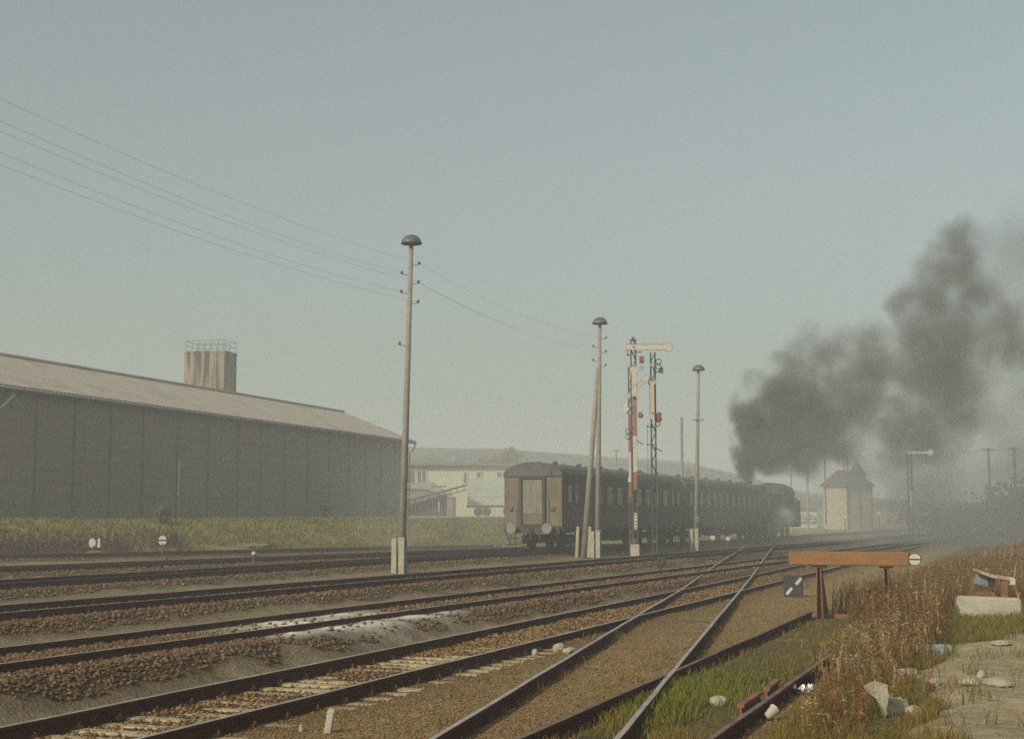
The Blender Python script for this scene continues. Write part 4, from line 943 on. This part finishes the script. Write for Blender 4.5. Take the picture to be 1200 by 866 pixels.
# concrete block and the old lever frame behind it
cbp = at(1150, 722, -.12); Yb = cbp[1]
cb2 = MB(); wB = 71/F*Yb; cb2.box((0, 0, .17), (wB, .42, .40), rz=0); cb2.box((0, 0, .375), (wB-.05, .38, .03))
o = cb2.build('concrete_block', M['concrete2'], None, bevel=.02); o.location = (px2(1153, Yb), Yb+.1, G0(px2(1153, Yb), Yb)+.0); o.rotation_euler = (0, radians(1.5), radians(-14)); tag(o, 'pale concrete block lying at the grass edge of the gravel path', 'concrete block')
Yl = Yb+1.6; lx = px2(1158, Yl); lf = empty('lever_frame', (lx, Yl, G0(lx, Yl)), radians(-8), 'derelict rusty lever frame with a sloping pale plank behind the concrete block', 'lever frame')
zl = lambda py: zpix(py, Yl)-G0(lx, Yl)
MB().box((px2(1170, Yl)-lx, 0, zl(690)/1.0-.1), (.12, .14, .55+.2)).build('post', M['rust'], lf)
MB().box((px2(1157, Yl)-lx, .1, zl(682)), (.13, .10, .20)).build('bracket', M['black'], lf)
MB().box((px2(1147, Yl)-lx, .15, zl(700)), (.5, .5, .22)).build('gearbox', M['rust'], lf, bevel=.03)
MB().box((px2(1147, Yl)-lx, .12, zl(680)), (.30, .05, .20), ry=.25).build('side_plate', M['galv'], lf)
MB().prism([(px2(1138, Yl)-lx, zl(666)), (px2(1155, Yl)-lx, zl(672.5)), (px2(1180, Yl)-lx, zl(676)), (px2(1180, Yl)-lx, zl(680)), (px2(1155, Yl)-lx, zl(676.5)), (px2(1138, Yl)-lx, zl(669))], -.1, .22).build('plank', M['sleeper'], lf)
MB().box((px2(1179, Yl)-lx, -.08, zl(681)), (.10, .05, .13)).build('plank_end', M['whitebright'], lf)
for x_ in (1136, 1185): MB().tube([(px2(x_, Yl)-lx, .1, -.05), (px2(x_+3, Yl)-lx, .1, .4)], .03, 6).build('leg', M['rust'], lf)

# ------------------------------------------------------------------ stones and litter
def rock(px, py, Y0z, w_, h_, d_, label, m='stone', seed=0, name='stone', cat='stone', group=None, rz=None, lump=.3, sink=.15, box=0):
    import bmesh
    x, y = at(px, py, Y0z); rnd = random.Random(seed); bm = bmesh.new()
    if box: bmesh.ops.create_cube(bm, size=1.6); bmesh.ops.subdivide_edges(bm, edges=bm.edges[:], cuts=2, use_grid_fill=True)
    else: bmesh.ops.create_icosphere(bm, subdivisions=2, radius=1)
    for v in bm.verts:
        n_ = mathutils.noise.noise(v.co*1.3+mathutils.Vector((seed*3.1, 1, 2)))*lump+mathutils.noise.noise(v.co*3.5+mathutils.Vector((seed, 5, 2)))*lump*.4
        v.co *= 1+n_
        v.co.z = max(v.co.z, -.8); v.co = mathutils.Vector((v.co.x*w_/2, v.co.y*d_/2, (v.co.z+.8)*h_/1.8))
    me = bpy.data.meshes.new(name); bm.to_mesh(me); bm.free(); me.materials.append(M[m])
    o = link(bpy.data.objects.new(name, me)); o.location = (x, y, G0(x, y)-h_*sink); o.rotation_euler = (0, 0, rnd.uniform(0, 3) if rz is None else rz); tag(o, label, cat, group); return o
def pm_(npx, Y): return npx/F*Y
rock(843, 828, -.15, .21, .13, .2, 'smooth pale stone lying between the siding rails', seed=1, lump=.12)
rock(655, 764, -.15, .20, .16, .16, 'upright pale stone of the pair beside the shiny diagonal rail', seed=2)
rock(668, 765, -.15, .26, .10, .2, 'flatter pale stone of the pair beside the shiny diagonal rail', seed=3)
rock(627, 768, -.15, .10, .13, .1, 'small tan stone beside the second rail, left of the pale pair', seed=4)
rock(1063, 791, -.05, .22, .20, .16, 'squarish pale block of rubble at the weeds edge above broken slabs', seed=5, box=1, lump=.12, rz=.2)
rock(1100, 764, -.1, .42, .20, .25, 'rounded grey stone half hidden in the weeds', 'greystone', seed=6, box=1, lump=.2, rz=.1)
rock(1096, 801, -.05, .18, .11, .14, 'small pale stone at path edge below the squarish block', seed=7)
rock(1077, 792, -.05, .14, .05, .1, 'thin pale chip beside the squarish block', seed=8)
rock(1136, 798, .0, .34, .10, .25, 'flat pale stone on the path edge, nearest to the weeds', seed=9, lump=.2, group=None)
rock(1168, 799, .0, .5, .10, .3, 'long flat pale stone embedded in the gravel path', seed=10, lump=.2)
rock(1150, 789, .0, .12, .10, .1, 'small pale stone behind the two flat path stones', seed=11)
rock(1070, 826, -.05, .20, .10, .2, 'small dusty stone right of the broken slab pile', seed=12)
rock(1173, 752, .0, .5, .08, .3, 'wide flat pale stone on the path below the concrete block', seed=16, lump=.2)
# broken slab pile: one upright wedge and two lumps
sx, sy = at(1035, 838, -.12); sp = empty('broken_slab', (sx, sy, G0(sx, sy)-.02), 0, 'broken pale slab with a pointed wedge standing in the grass', 'rubble'); sp.location.z += .06
kx = sy/F; mb = MB(); mb.prism([(-21*kx, 31*kx), (-8*kx, 36*kx), (4*kx, 33*kx), (5*kx, 20*kx), (1*kx, -4*kx), (-4*kx, 8*kx), (-9*kx, 17*kx), (-20*kx, 25*kx)], -.06, .03); mb.build('wedge', M['stone'], sp, bevel=.012)
for (px_, py_, w_, h_, s_) in ((1049, 828, .26, .21, 21), (1037, 822, .2, .2, 22)):
    o = rock(px_, py_+6, -.12, w_, h_, .2, 'x', seed=s_, box=1, lump=.25, name='lump'); loc = o.location.copy(); del o['label']; del o['category']
    o.parent = sp; o.location = loc-sp.location; 
def paper(px, py, w_, label, seed, h_=.07):
    x, y = at(px, py, -.13); rnd = random.Random(seed); vs = []; n = 6
    for i in range(n+1):
        for j in range(n+1): vs.append(((i/n-.5)*w_+rnd.uniform(-.01, .01), (j/n-.5)*w_*.7, h_*abs(mathutils.noise.noise((i*.6+seed, j*.6, seed)))*2+.01))
    fs = [(i*(n+1)+j, (i+1)*(n+1)+j, (i+1)*(n+1)+j+1, i*(n+1)+j+1) for i in range(n) for j in range(n)]
    mb = MB(); mb.add(vs, fs); mb.add([(a, b, c-.004) for a, b, c in vs], [f[::-1] for f in fs]); o = mb.build('crumpled_paper', M['paper']); o.location = (x, y, G0(x, y)+.02); o.rotation_euler = (.3, 0, rnd.uniform(0, 3))
    tag(o, label, 'litter', 'paper litter by the siding'); return o
paper(938, 813, .17, 'scrap of white crumpled paper beside the far part of the siding rail', 1)
paper(948, 810, .07, 'tiny scrap of white paper next to the far crumpled scrap', 4)
# small white pot lying on its side
x, y = at(903, 843, -.13); o = MB(); o.lathe([(.0, -.06), (.035, -.06), (.05, .06), (.055, .06), (.055, .07), (.045, .07), (.04, .0), (0, .0)], (0, 0, 0), 16, ax='x')
o = o.build('white_pot', M['whitebright']); o.location = (x, y, G0(x, y)+.07); o.rotation_euler = (0, -.6, .5); tag(o, 'small white pot tipped over in the grass beside the siding rail', 'pot')
x, y = at(386, 855, -.13); st_ = MB(); st_.box((0, 0, .06), (.07, .07, .26), rx=.2, ry=.18); o = st_.build('marker_stake', M['whitebright'], bevel=.012); o.location = (x, y, G0(x, y)+.03); tag(o, 'short white painted stake leaning beside the nearest track', 'stake')
x, y = at(353, 853, -.13); o = rock(353, 857, -.15, .05, .08, .05, 'small white pebble just left of the white stake', seed=30)
rock(112, 652.5, 0.1, 1.0, .28, .6, 'low heap of pale gravel beside the oval faced point lantern', 'heap', seed=31, name='gravel_heap', cat='gravel heap')
rock(270, 644, 0.2, 2.6, .32, 1.2, 'wide low earth heap at the bank foot, nearer the lanterns', 'heap', seed=32, name='gravel_heap', cat='gravel heap', rz=0)
rock(297, 643, 0.2, 2.2, .28, 1.2, 'wide low earth heap at the bank foot beyond the other heap', 'heap', seed=33, name='gravel_heap', cat='gravel heap', rz=0)
# ------------------------------------------------------------------ train (local: +y along the track away from the camera, z=0 rail head)
T3 = TR['T3']; RZT = -radians(T3['deg']); tc0 = T3['c']+dirv(T3['deg'])*.6
def tloc(s): p = tc0+dirv(T3['deg'])*s; return (p[0], p[1], T3['z'])
def wheelset(y, r, m, parent, spokes=False):
    for s in (-1, 1):
        w_ = MB(); w_.lathe([(.10, -.07), (r-.08, -.05), (r, -.065), (r, .05), (r+.03, .055), (r+.03, .075), (.10, .075)], (s*.74, y, r), 22, ax='x')
        w_.build('wheel', m, parent)
    MB().cyl((-.7, y, r), (.7, y, r), .07, n=8).build('axle', m, parent)
WALL_Z0, EAVE_Z, ROOF_Z, HW = 1.0, 3.42, 4.08, 1.44
def roof_outline(e=0):
    o = [(HW+e, EAVE_Z), (HW-.02+e, EAVE_Z+.16), (HW-.2+e, EAVE_Z+.38)]
    for t in np.linspace(0, 1, 7)[1:-1]:
        a = HW-.2-2*(HW-.2)*t; o.append((a, EAVE_Z+.38+(ROOF_Z-EAVE_Z-.38)*sin(pi*(.0+t))**.8))
    return o+[(-HW+.2-e, EAVE_Z+.38), (-HW+.02-e, EAVE_Z+.16), (-HW-e, EAVE_Z)]
def coach(s0, Lc, label, detail_end):
    r = empty('passenger_coach', tloc(s0), RZT, label, 'coach', 'coaches of the steam train')
    body = MB(); body.prism([(-HW, WALL_Z0), (HW, WALL_Z0), (HW, EAVE_Z), (-HW, EAVE_Z)], .10, Lc-.10)
    body.build('body', M['coachside'], r)
    o = [(-HW+.01, WALL_Z0+.01)]+[(HW-.01, WALL_Z0+.01)]+[(a*.992, b) for a, b in roof_outline()]
    for ya_ in (0, Lc-.099): MB().prism(o, ya_, ya_+.099).build('end_wall', M['coachend'], r)
    rf_ = MB(); oo_ = roof_outline(.03); inn = [(a*.97, b-.06) for a, b in roof_outline(.0)][::-1]
    rf_.prism(roof_outline(.035), -.06, Lc+.06, smooth=False); rf_.build('roof', M['coachroof'], r)
    for i in range(6):
        for q in (-1, 1):
            v = MB(); v.lathe([(.07, 0), (.07, .08), (.15, .09), (.15, .14), (.07, .20)], (q*.42, 1.8+i*(Lc-3.6)/5, ROOF_Z-.10), 10); v.build('roof_vent', M['coachroof'], r)
    for side in (1, -1):
        xx_ = side*(HW+.012); n = 11; 
        ys_ = [1.95+i*(Lc-3.9)/(n-1) for i in range(n)]
        for i, y_ in enumerate(ys_):
            wdt = .62 if i in (0, n-1) else 1.0
            f = MB(); zc = 2.62; hgt = .92
            f.box((xx_, y_, zc+hgt/2), (.05, wdt+.1, .06)); f.box((xx_, y_, zc-hgt/2), (.05, wdt+.1, .06)); f.box((xx_, y_-wdt/2, zc), (.05, .06, hgt-.06)); f.box((xx_, y_+wdt/2, zc), (.05, .06, hgt-.06)); f.box((xx_, y_, zc+.18), (.04, wdt-.06, .035))
            fo = f.build('window', M['coachside'], r); MB().box((xx_-side*.008, y_, zc), (.02, wdt-.04, hgt-.04)).build('pane', M['paleglass'], fo)
        for y_ in (.95, Lc-.95):
            dr = MB(); dr.box((xx_-side*.002, y_, 2.12), (.05, .80, 2.15)); 
            for zz in (1.05, 3.21): dr.box((xx_+side*.015, y_, zz), (.03, .86, .05))
            do_ = dr.build('door', M['coachend'] if False else M['loco'], r)
            MB().box((xx_+side*.03, y_, 2.62), (.02, .5, .8)).build('door_window', M['paleglass'], do_); MB().box((xx_+side*.04, y_+.3, 2.0), (.05, .04, .16)).build('handle', M['galv'], do_)
            st_ = MB(); 
            for k_, zz in enumerate((.85, .55, .28)): st_.box((side*(HW-.02+.04*k_*0), y_, zz), (.22, .7, .035))
            for q in (-.33, .33): st_.box((side*(HW-.05), y_+q, .62), (.03, .03, .78))
            st_.build('steps', M['under'], r)
        MB().box((side*(HW+.02), Lc/2, 2.06), (.03, Lc-.5, .04)).build('waist_rail', M['coachside'], r)
        MB().box((side*(HW+.01), Lc/2, WALL_Z0-.03), (.06, Lc-.1, .14)).build('sole_bar', M['under'], r)
    u = MB(); u.box((0, Lc/2, .93), (2.5, Lc-.3, .13)); u.box((.95, Lc/2-2, .62), (.6, 2.2, .5)); u.box((-.95, Lc/2+2, .62), (.6, 1.8, .5)); u.cyl((.2, Lc/2+1, .6), (.2, Lc/2+3, .6), .24)
    for q in (-.9, .9): u.tube([(q, 5.0, .85), (q, 7, .42), (q, Lc-7, .42), (q, Lc-5, .85)], .05, 6)
    u.build('underframe', M['under'], r)
    for yb_ in (2.9, Lc-2.9):
        bg_ = MB()
        for q in (-1.02, 1.02): bg_.box((q, yb_, .58), (.14, 3.1, .22)); bg_.box((q, yb_-1.25, .5), (.24, .4, .4)); bg_.box((q, yb_+1.25, .5), (.24, .4, .4)); bg_.box((q, yb_, .38), (.2, 1.0, .16))
        bg_.box((0, yb_, .62), (2.2, .5, .2)); b_o = bg_.build('bogie', M['under'], r)
        for d__ in (-1.25, 1.25): wheelset(yb_+d__, .49, M['under'], b_o)
    for ye, s in ((0, -1), (Lc, 1)):
        MB().box((0, ye+s*.06, .98), (2.7, .16, .34)).build('buffer_beam', M['under'], r)
        for q in (-.88, .88):
            bf = MB(); bf.cyl((q, ye+s*.1, 1.03), (q, ye+s*.48, 1.03), .10); bf.cyl((q, ye+s*.48, 1.03), (q, ye+s*.53, 1.03), .24, n=24); bf.build('buffer', M['galv'], r)
        hk = MB(); hk.tube([(0, ye+s*.1, .98), (0, ye+s*.35, .95), (0, ye+s*.38, .6), (0, ye+s*.36, .5)], .04, 6)
        hk.tube([(-.38, ye+s*.14, .9), (-.38, ye+s*.22, .45)], .035, 6); hk.tube([(.38, ye+s*.14, .9), (.40, ye+s*.22, .45)], .035, 6); hk.build('coupling_hook', M['under'], r)
    # end door with shutter and bellows frame
    fr = MB()
    for x_, w_ in ((-.58, .12), (.58, .12)): fr.box((x_, -.06, 2.22), (w_, .14, 2.2))
    fr.box((0, -.06, 3.38), (1.28, .14, .12)); fr.box((0, -.06, 1.16), (1.28, .16, .08)); g_ = fr.build('gangway_frame', M['black'], r)
    sh_ = MB(); sh_.box((0, -.03, 2.48), (.96, .05, 1.60))
    for i in range(8): sh_.box((-.42+.12*i, -.06, 2.48), (.03, .03, 1.58))
    sh_.build('shutter', M['shutter'], g_); MB().box((0, -.035, 1.44), (.96, .05, .44)).build('shutter_base', M['coachend'], g_)
    if detail_end:
        for x_ in (-1.10, .98):
            l_ = MB(); l_.box((x_, -.04, 1.95), (.2, .08, .16)); l_.cyl((x_, -.08, 1.95), (x_, -.11, 1.95), .085, n=16, mi=1); l_.build('tail_lamp', [M['rust'], M['redlamp']], r)
        MB().box((.92, -.05, 3.55), (.06, .08, .3)).build('lamp_bracket', M['black'], r)
        hrl = MB()
        for x_ in (-.78, .78): hrl.tube([(x_, -.02, 1.2), (x_, -.09, 1.3), (x_, -.09, 2.3), (x_, -.02, 2.4)], .018, 5)
        hrl.build('handrail', M['galv'], r)
        a_ = MB(); a_.tube([(-1.38, -.05, .9), (-1.2, -.2, .62), (-1.0, -.3, .3)], .03, 6); a_.build('brake_hose', M['black'], r)
    return r
LC = 20.3
coach(0, LC, 'last passenger coach of the train, its brown end with pale shutter facing the camera', True)
coach(LC+.9, LC, 'dark passenger coach between the last coach and the steam locomotive', False)

# tank locomotive, chimney towards the coaches
s0 = 2*LC+1.9; lo = empty('steam_locomotive', tloc(s0), RZT, 'black steam tank locomotive with smoking chimney at the head of the train', 'locomotive'); BK = M['loco']
MB().box((0, 7.0, 1.05), (1.3, 13.4, .42)).build('frame', BK, lo)
MB().cyl((0, 2.4, 2.62), (0, 9.2, 2.62), .92, n=28).build('boiler', BK, lo)
sb_ = MB(); sb_.cyl((0, .45, 2.62), (0, 2.4, 2.62), .97, n=28); sb_.lathe([(.94, .45), (.85, .36), (.5, .28), (.05, .26)], (0, 0, 2.62), 24, ax='y'); sb_.box((0, 1.3, 1.6), (1.3, 1.6, .6)); smk = sb_.build('smokebox', BK, lo)
MB().box((0, .24, 2.62), (1.2, .04, .06)).build('handle', M['galv'], smk)
MB().lathe([(.32, 0), (.26, .12), (.24, .55), (.29, .68), (.31, .72), (.25, .72), (.22, .3)], (0, 1.25, 3.5), 20).build('chimney', BK, lo)
for y_, r_ in ((3.7, .38), (5.7, .40)): MB().lathe([(r_+.08, -.1), (r_, .08), (r_, .32), (r_*.85, .48), (r_*.5, .58), (.03, .62)], (0, y_, 3.42), 20).build('dome', BK, lo)
for q in (-1, 1):
    MB().box((q*1.12, 5.4, 2.25), (.62, 5.6, 1.45)).build('side_tank', BK, lo, bevel=.05)
    MB().box((q*1.2, 1.6, 1.42), (.55, 3.0, .06)).build('running_board', BK, lo)
    MB().cyl((q*1.12, .75, .78), (q*1.12, 1.95, .78), .38, n=18).build('cylinder', BK, lo)
    MB().tube([(q*1.16, 1.9, .78), (q*1.16, 3.6, .78), (q*1.18, 6.0, .62)], .05, 6).build('main_rod', M['galv'], lo)
    MB().box((q*1.12, 5.2, .62), (.06, 4.0, .12)).build('coupling_rod', M['galv'], lo)
    MB().box((q*1.25, .9, 2.1), (.04, 1.7, 1.5)).build('smoke_deflector', BK, lo)
    MB().tube([(q*.98, 1.0, 3.0), (q*.98, 8.8, 3.0)], .022, 5).build('handrail', M['galv'], lo)
cbm = MB()
for q in (-1, 1): cbm.box((q*1.42, 9.9, 1.95), (.06, 2.1, 1.3)); cbm.box((q*1.42, 9.9, 3.42), (.06, 2.1, .30)); cbm.box((q*1.42, 9.0, 2.9), (.06, .25, .75)); cbm.box((q*1.42, 10.8, 2.9), (.06, .25, .75))
cbm.box((0, 8.86, 2.5), (2.86, .06, 2.2)); cbm.box((0, 10.95, 2.5), (2.86, .06, 2.2)); cbm.build('cab', BK, lo)
ro = [(1.52*cos(t), 3.42+.88*sin(t)*1.0) for t in np.linspace(0, pi, 15)]; MB().prism([(1.52, 3.36)]+ro+[(-1.52, 3.36)], 8.6, 11.3).build('cab_roof', BK, lo)
MB().prism([(1.4, 1.25), (1.4, 2.9), (.95, 3.25), (-.95, 3.25), (-1.4, 2.9), (-1.4, 1.25)], 11.0, 13.9).build('bunker', BK, lo)
cl_ = MB()
for i in range(60):
    a, b = random.uniform(-.8, .8), random.uniform(11.2, 13.5); cl_.box((a, b, 3.25+random.uniform(0, .15)), (random.uniform(.15, .35),)*3, random.uniform(0, 3), rx=random.uniform(0, 1))
cl_.build('coal', M['black'], lo)
for y_ in (3.3, 5.0, 6.7): wheelset(y_, .80, M['wheelred'], lo)
for y_ in (1.4, 9.6, 11.6): wheelset(y_, .45, M['wheelred'], lo)
for ye, s in ((.15, -1), (13.85, 1)):
    MB().box((0, ye, 1.0), (2.8, .1, .45)).build('buffer_beam', M['wheelred'], lo)
    for q in (-.88, .88): MB().cyl((q, ye, 1.03), (q, ye+s*.5, 1.03), .12).cyl((q, ye+s*.5, 1.03), (q, ye+s*.55, 1.03), .24, n=20).build('buffer', BK, lo)
    for q in (-.9, .9): MB().lathe([(.05, -.1), (.13, -.1), (.14, .1), (.05, .12)], (q, ye+s*.05, 1.45), 14, ax='y').build('headlight', M['galv'], lo)

# ------------------------------------------------------------------ smoke, haze
def volmat(name, dens, col, aniso=.2, blobs=None, thr=None, noise=None, edge=.5, step=None, absorb=None):
    m = bpy.data.materials.new(name); m.use_nodes = True; nt = m.node_tree; N = nt.nodes; L = nt.links; N.clear()
    out = N.new('ShaderNodeOutputMaterial'); pv = N.new('ShaderNodeVolumePrincipled'); L.new(pv.outputs[0], out.inputs['Volume'])
    pv.inputs['Color'].default_value = (*col, 1); pv.inputs['Density'].default_value = dens; pv.inputs['Anisotropy'].default_value = aniso
    if absorb: pv.inputs['Absorption Color'].default_value = (*absorb, 1)
    if blobs:
        def math_(op, a, b=None, c=None):
            n = N.new('ShaderNodeMath'); n.operation = op
            for i, v in enumerate((a, b, c)):
                if v is None: continue
                if isinstance(v, (int, float)): n.inputs[i].default_value = v
                else: L.new(v, n.inputs[i])
            return n.outputs[0]
        geo = N.new('ShaderNodeNewGeometry'); pos = geo.outputs['Position']
        n1 = N.new('ShaderNodeTexNoise'); n1.inputs['Scale'].default_value = noise[0]; n1.inputs['Detail'].default_value = noise[2]; n1.inputs['Roughness'].default_value = .55
        L.new(pos, n1.inputs['Vector'])
        sub = N.new('ShaderNodeVectorMath'); sub.operation = 'SUBTRACT'; L.new(n1.outputs['Color'], sub.inputs[0]); sub.inputs[1].default_value = (.5, .5, .5)
        sc = N.new('ShaderNodeVectorMath'); sc.operation = 'MULTIPLY_ADD'; L.new(sub.outputs[0], sc.inputs[0]); L.new(pos, sc.inputs[2])
        c0 = blobs[0]; d0 = N.new('ShaderNodeVectorMath'); d0.operation = 'DISTANCE'; L.new(pos, d0.inputs[0]); d0.inputs[1].default_value = c0[:3]
        am = N.new('ShaderNodeMapRange'); L.new(d0.outputs['Value'], am.inputs[0]); am.inputs[1].default_value = 0; am.inputs[2].default_value = 9; am.inputs[3].default_value = noise[1]*(.12 if step != 1 else 1); am.inputs[4].default_value = noise[1]
        cb3 = N.new('ShaderNodeCombineXYZ'); [L.new(am.outputs[0], cb3.inputs[i]) for i in range(3)]; L.new(cb3.outputs[0], sc.inputs[1])
        cur = None
        for (bx, by, bz, br) in blobs:
            d = N.new('ShaderNodeVectorMath'); d.operation = 'DISTANCE'; L.new(sc.outputs[0], d.inputs[0]); d.inputs[1].default_value = (bx, by, bz)
            v = math_('DIVIDE', d.outputs['Value'], br)
            cur = v if cur is None else math_('MINIMUM', cur, v)
        fall = N.new('ShaderNodeMapRange'); fall.interpolation_type = 'SMOOTHSTEP'; fall.inputs[1].default_value = 1.0; fall.inputs[2].default_value = edge; fall.inputs[3].default_value = 0; fall.inputs[4].default_value = 1
        L.new(cur, fall.inputs[0])
        nm = N.new('ShaderNodeMapRange'); L.new(n1.outputs[0], nm.inputs[0]); nm.inputs[1].default_value = .38; nm.inputs[2].default_value = .60; nm.inputs[3].default_value = thr or .35; nm.inputs[4].default_value = 1.35
        # near the chimney the smoke is thicker
        dn = math_('MULTIPLY', math_('MULTIPLY', fall.outputs[0], nm.outputs[0]), dens)
        c0 = blobs[0]; dd_ = N.new('ShaderNodeVectorMath'); dd_.operation = 'DISTANCE'; L.new(pos, dd_.inputs[0]); dd_.inputs[1].default_value = c0[:3]
        bo = N.new('ShaderNodeMapRange'); L.new(dd_.outputs['Value'], bo.inputs[0]); bo.inputs[1].default_value = 1; bo.inputs[2].default_value = 9; bo.inputs[3].default_value = step or 1; bo.inputs[4].default_value = 1
        L.new(math_('MULTIPLY', dn, bo.outputs[0]), pv.inputs['Density'])
    return m
def vol_mesh(name, blobs, grow, m, label, cat, vox):
    import bmesh
    bm = bmesh.new()
    for (x, y, z, r) in blobs:
        bmesh.ops.create_icosphere(bm, subdivisions=2, radius=r*grow, matrix=mathutils.Matrix.Translation((x, y, z)))
    me = bpy.data.meshes.new(name); bm.to_mesh(me); bm.free(); o = link(bpy.data.objects.new(name, me)); me.materials.append(m)
    md = o.modifiers.new('remesh', 'REMESH'); md.mode = 'VOXEL'; md.voxel_size = vox
    dg = bpy.context.evaluated_depsgraph_get(); me2 = bpy.data.meshes.new_from_object(o.evaluated_get(dg)); o.modifiers.clear(); o.data = me2
    if not me2.materials: me2.materials.append(m)
    m.cycles.volume_sampling = 'MULTIPLE_IMPORTANCE'
    return tag(o, label, cat, kind='stuff')
px2_ = lambda px, Y: (px-600)/F*Y
PL = [(875, 562, 8, 0), (875, 554, 11, 0), (875, 543, 14, 0), (872, 530, 16, 0), (883, 515, 24, 0), (885, 480, 26, 1), (905, 520, 34, 1), (905, 462, 32, 1), (918, 495, 42, 1), (938, 440, 34, 1), (942, 402, 24, 2), (938, 388, 15, 2),
      (945, 505, 46, 2), (965, 465, 46, 2), (985, 430, 42, 3), (985, 492, 42, 3), (1012, 470, 38, 3), (1022, 398, 28, 4), (1035, 430, 36, 4), (1035, 492, 36, 4), (1065, 470, 44, 4), (1068, 360, 30, 5),
      (1085, 400, 46, 5), (1088, 460, 44, 5), (1100, 345, 44, 6), (1122, 310, 34, 6), (1118, 288, 30, 6), (1130, 272, 20, 6), (1160, 400, 28, 7), (1182, 372, 22, 7), (1198, 410, 26, 8), (1060, 520, 36, 4), (1112, 440, 40, 7), (1128, 480, 34, 7), (1150, 350, 30, 8), (1022, 440, 32, 4), (985, 520, 26, 2), (1092, 510, 38, 6), (1120, 390, 38, 7)]
Ychim = tloc(s0+1.25)[1]
def toB(lst, rs=1.0, dy=0): 
    out = []
    for (px, py, r, k) in lst:
        Y = Ychim+(.6*k)+((px*7+py*3) % 5-2)*.5*(k > 0)+dy; x, y, z = atd(px, py, Y); out.append((x, y, z, r/F*Y*rs))
    return out
cx0, cy0, cz0 = tloc(s0+1.25)[0], Ychim, T3['z']+4.3
B1 = toB(PL, 1.30); B1[0] = (cx0, cy0, cz0, .5)
vm = volmat('coal_smoke', .50, (.28, .27, .265), .1, B1, .16, (.40, 4.6, 8), .30, 8.0)
vm.cycles.volume_step_rate = .16 if hasattr(vm.cycles, 'volume_step_rate') else 1
sm = vol_mesh('smoke', B1, 1.18, vm, 'thick dark coal smoke billowing up and right from the locomotive chimney', 'smoke', .45)
print('step attr', [a for a in dir(vm.cycles) if 'step' in a or 'homog' in a])
PL2 = [(1150, 440, 60, 6), (1190, 390, 55, 7), (1180, 350, 40, 8), (1215, 440, 60, 8), (1225, 370, 50, 8), (1180, 490, 60, 7), (1120, 540, 50, 5), (1060, 560, 45, 3), (1010, 560, 40, 2), (1170, 560, 65, 6), (1220, 540, 70, 7), (1100, 600, 58, 4), (1160, 610, 60, 5), (1070, 590, 44, 3), (1220, 610, 60, 6), (1040, 610, 34, 2), (960, 575, 30, 1), (1280, 480, 80, 8), (1280, 580, 80, 8), (1165, 330, 50, 7), (1205, 300, 60, 8), (1240, 360, 60, 8), (1160, 420, 50, 7), (990, 585, 34, 1)]
B2 = toB(PL2, 1.25)
vm2 = volmat('thin_smoke', .19, (.34, .325, .305), .1, B2, .15, (.16, 8.0, 4), .25, 1)
vm2.cycles.volume_step_rate = .3 if hasattr(vm2.cycles, 'volume_step_rate') else 1
vol_mesh('drifting_smoke', B2, 1.12, vm2, 'thin grey smoke drifting low over the ground and up at the right', 'smoke', 1.0)
# thin veil of older smoke lying over the train and the far tracks
PL4 = [(500, 590, 95, -34), (600, 585, 100, -30), (700, 580, 105, -26), (790, 585, 110, -20), (960, 600, 115, -10), (600, 600, 80, -8), (700, 600, 80, -4), (800, 600, 75, 0), (1040, 600, 110, -6), (1130, 600, 110, -6)]
B4 = [(px2_(px, Ychim+k), Ychim+k, H+(607-py)/F*(Ychim+k), r/F*(Ychim+k)*1.35) for (px, py, r, k) in PL4]
vm4 = volmat('old_smoke', .0215, (.79, .78, .725), -.05, B4, .75, (.10, 6.0, 3), .15, 1)
vm4.cycles.volume_step_rate = .5
vol_mesh('smoke_veil', B4, 1.12, vm4, 'faint veil of old smoke lying over the train and the far tracks', 'smoke', 1.0)
# steam from the cylinders
sp_ = np.array(tloc(s0+1.0)); nn = nrm(T3['deg'])
B3 = [(sp_[0]+nn[0]*(1.7+.3*i), sp_[1]+nn[1]*(1.7+.3*i)+.3*i, .95+.22*i, .62+.12*i) for i in range(5)]
vm3 = volmat('cylinder_steam', 1.3, (.9, .92, .95), .2, B3, .2, (1.4, .7, 4), .3, 1)
vol_mesh('steam', B3, 1.15, vm3, 'small white puff of steam beside the locomotive cylinders', 'steam', .2)
for o in (sm,): o.data.polygons.foreach_set('use_smooth', [True]*len(o.data.polygons))
hz = MB(); hz.box((0, 0, 19.5), (1760, 1760, 43)); hm = volmat('air_haze', .0025, (.91, .96, .93), 0.0)
o = hz.build('haze', hm); tag(o, 'pale even haze filling the air of the whole yard', 'haze', kind='stuff')
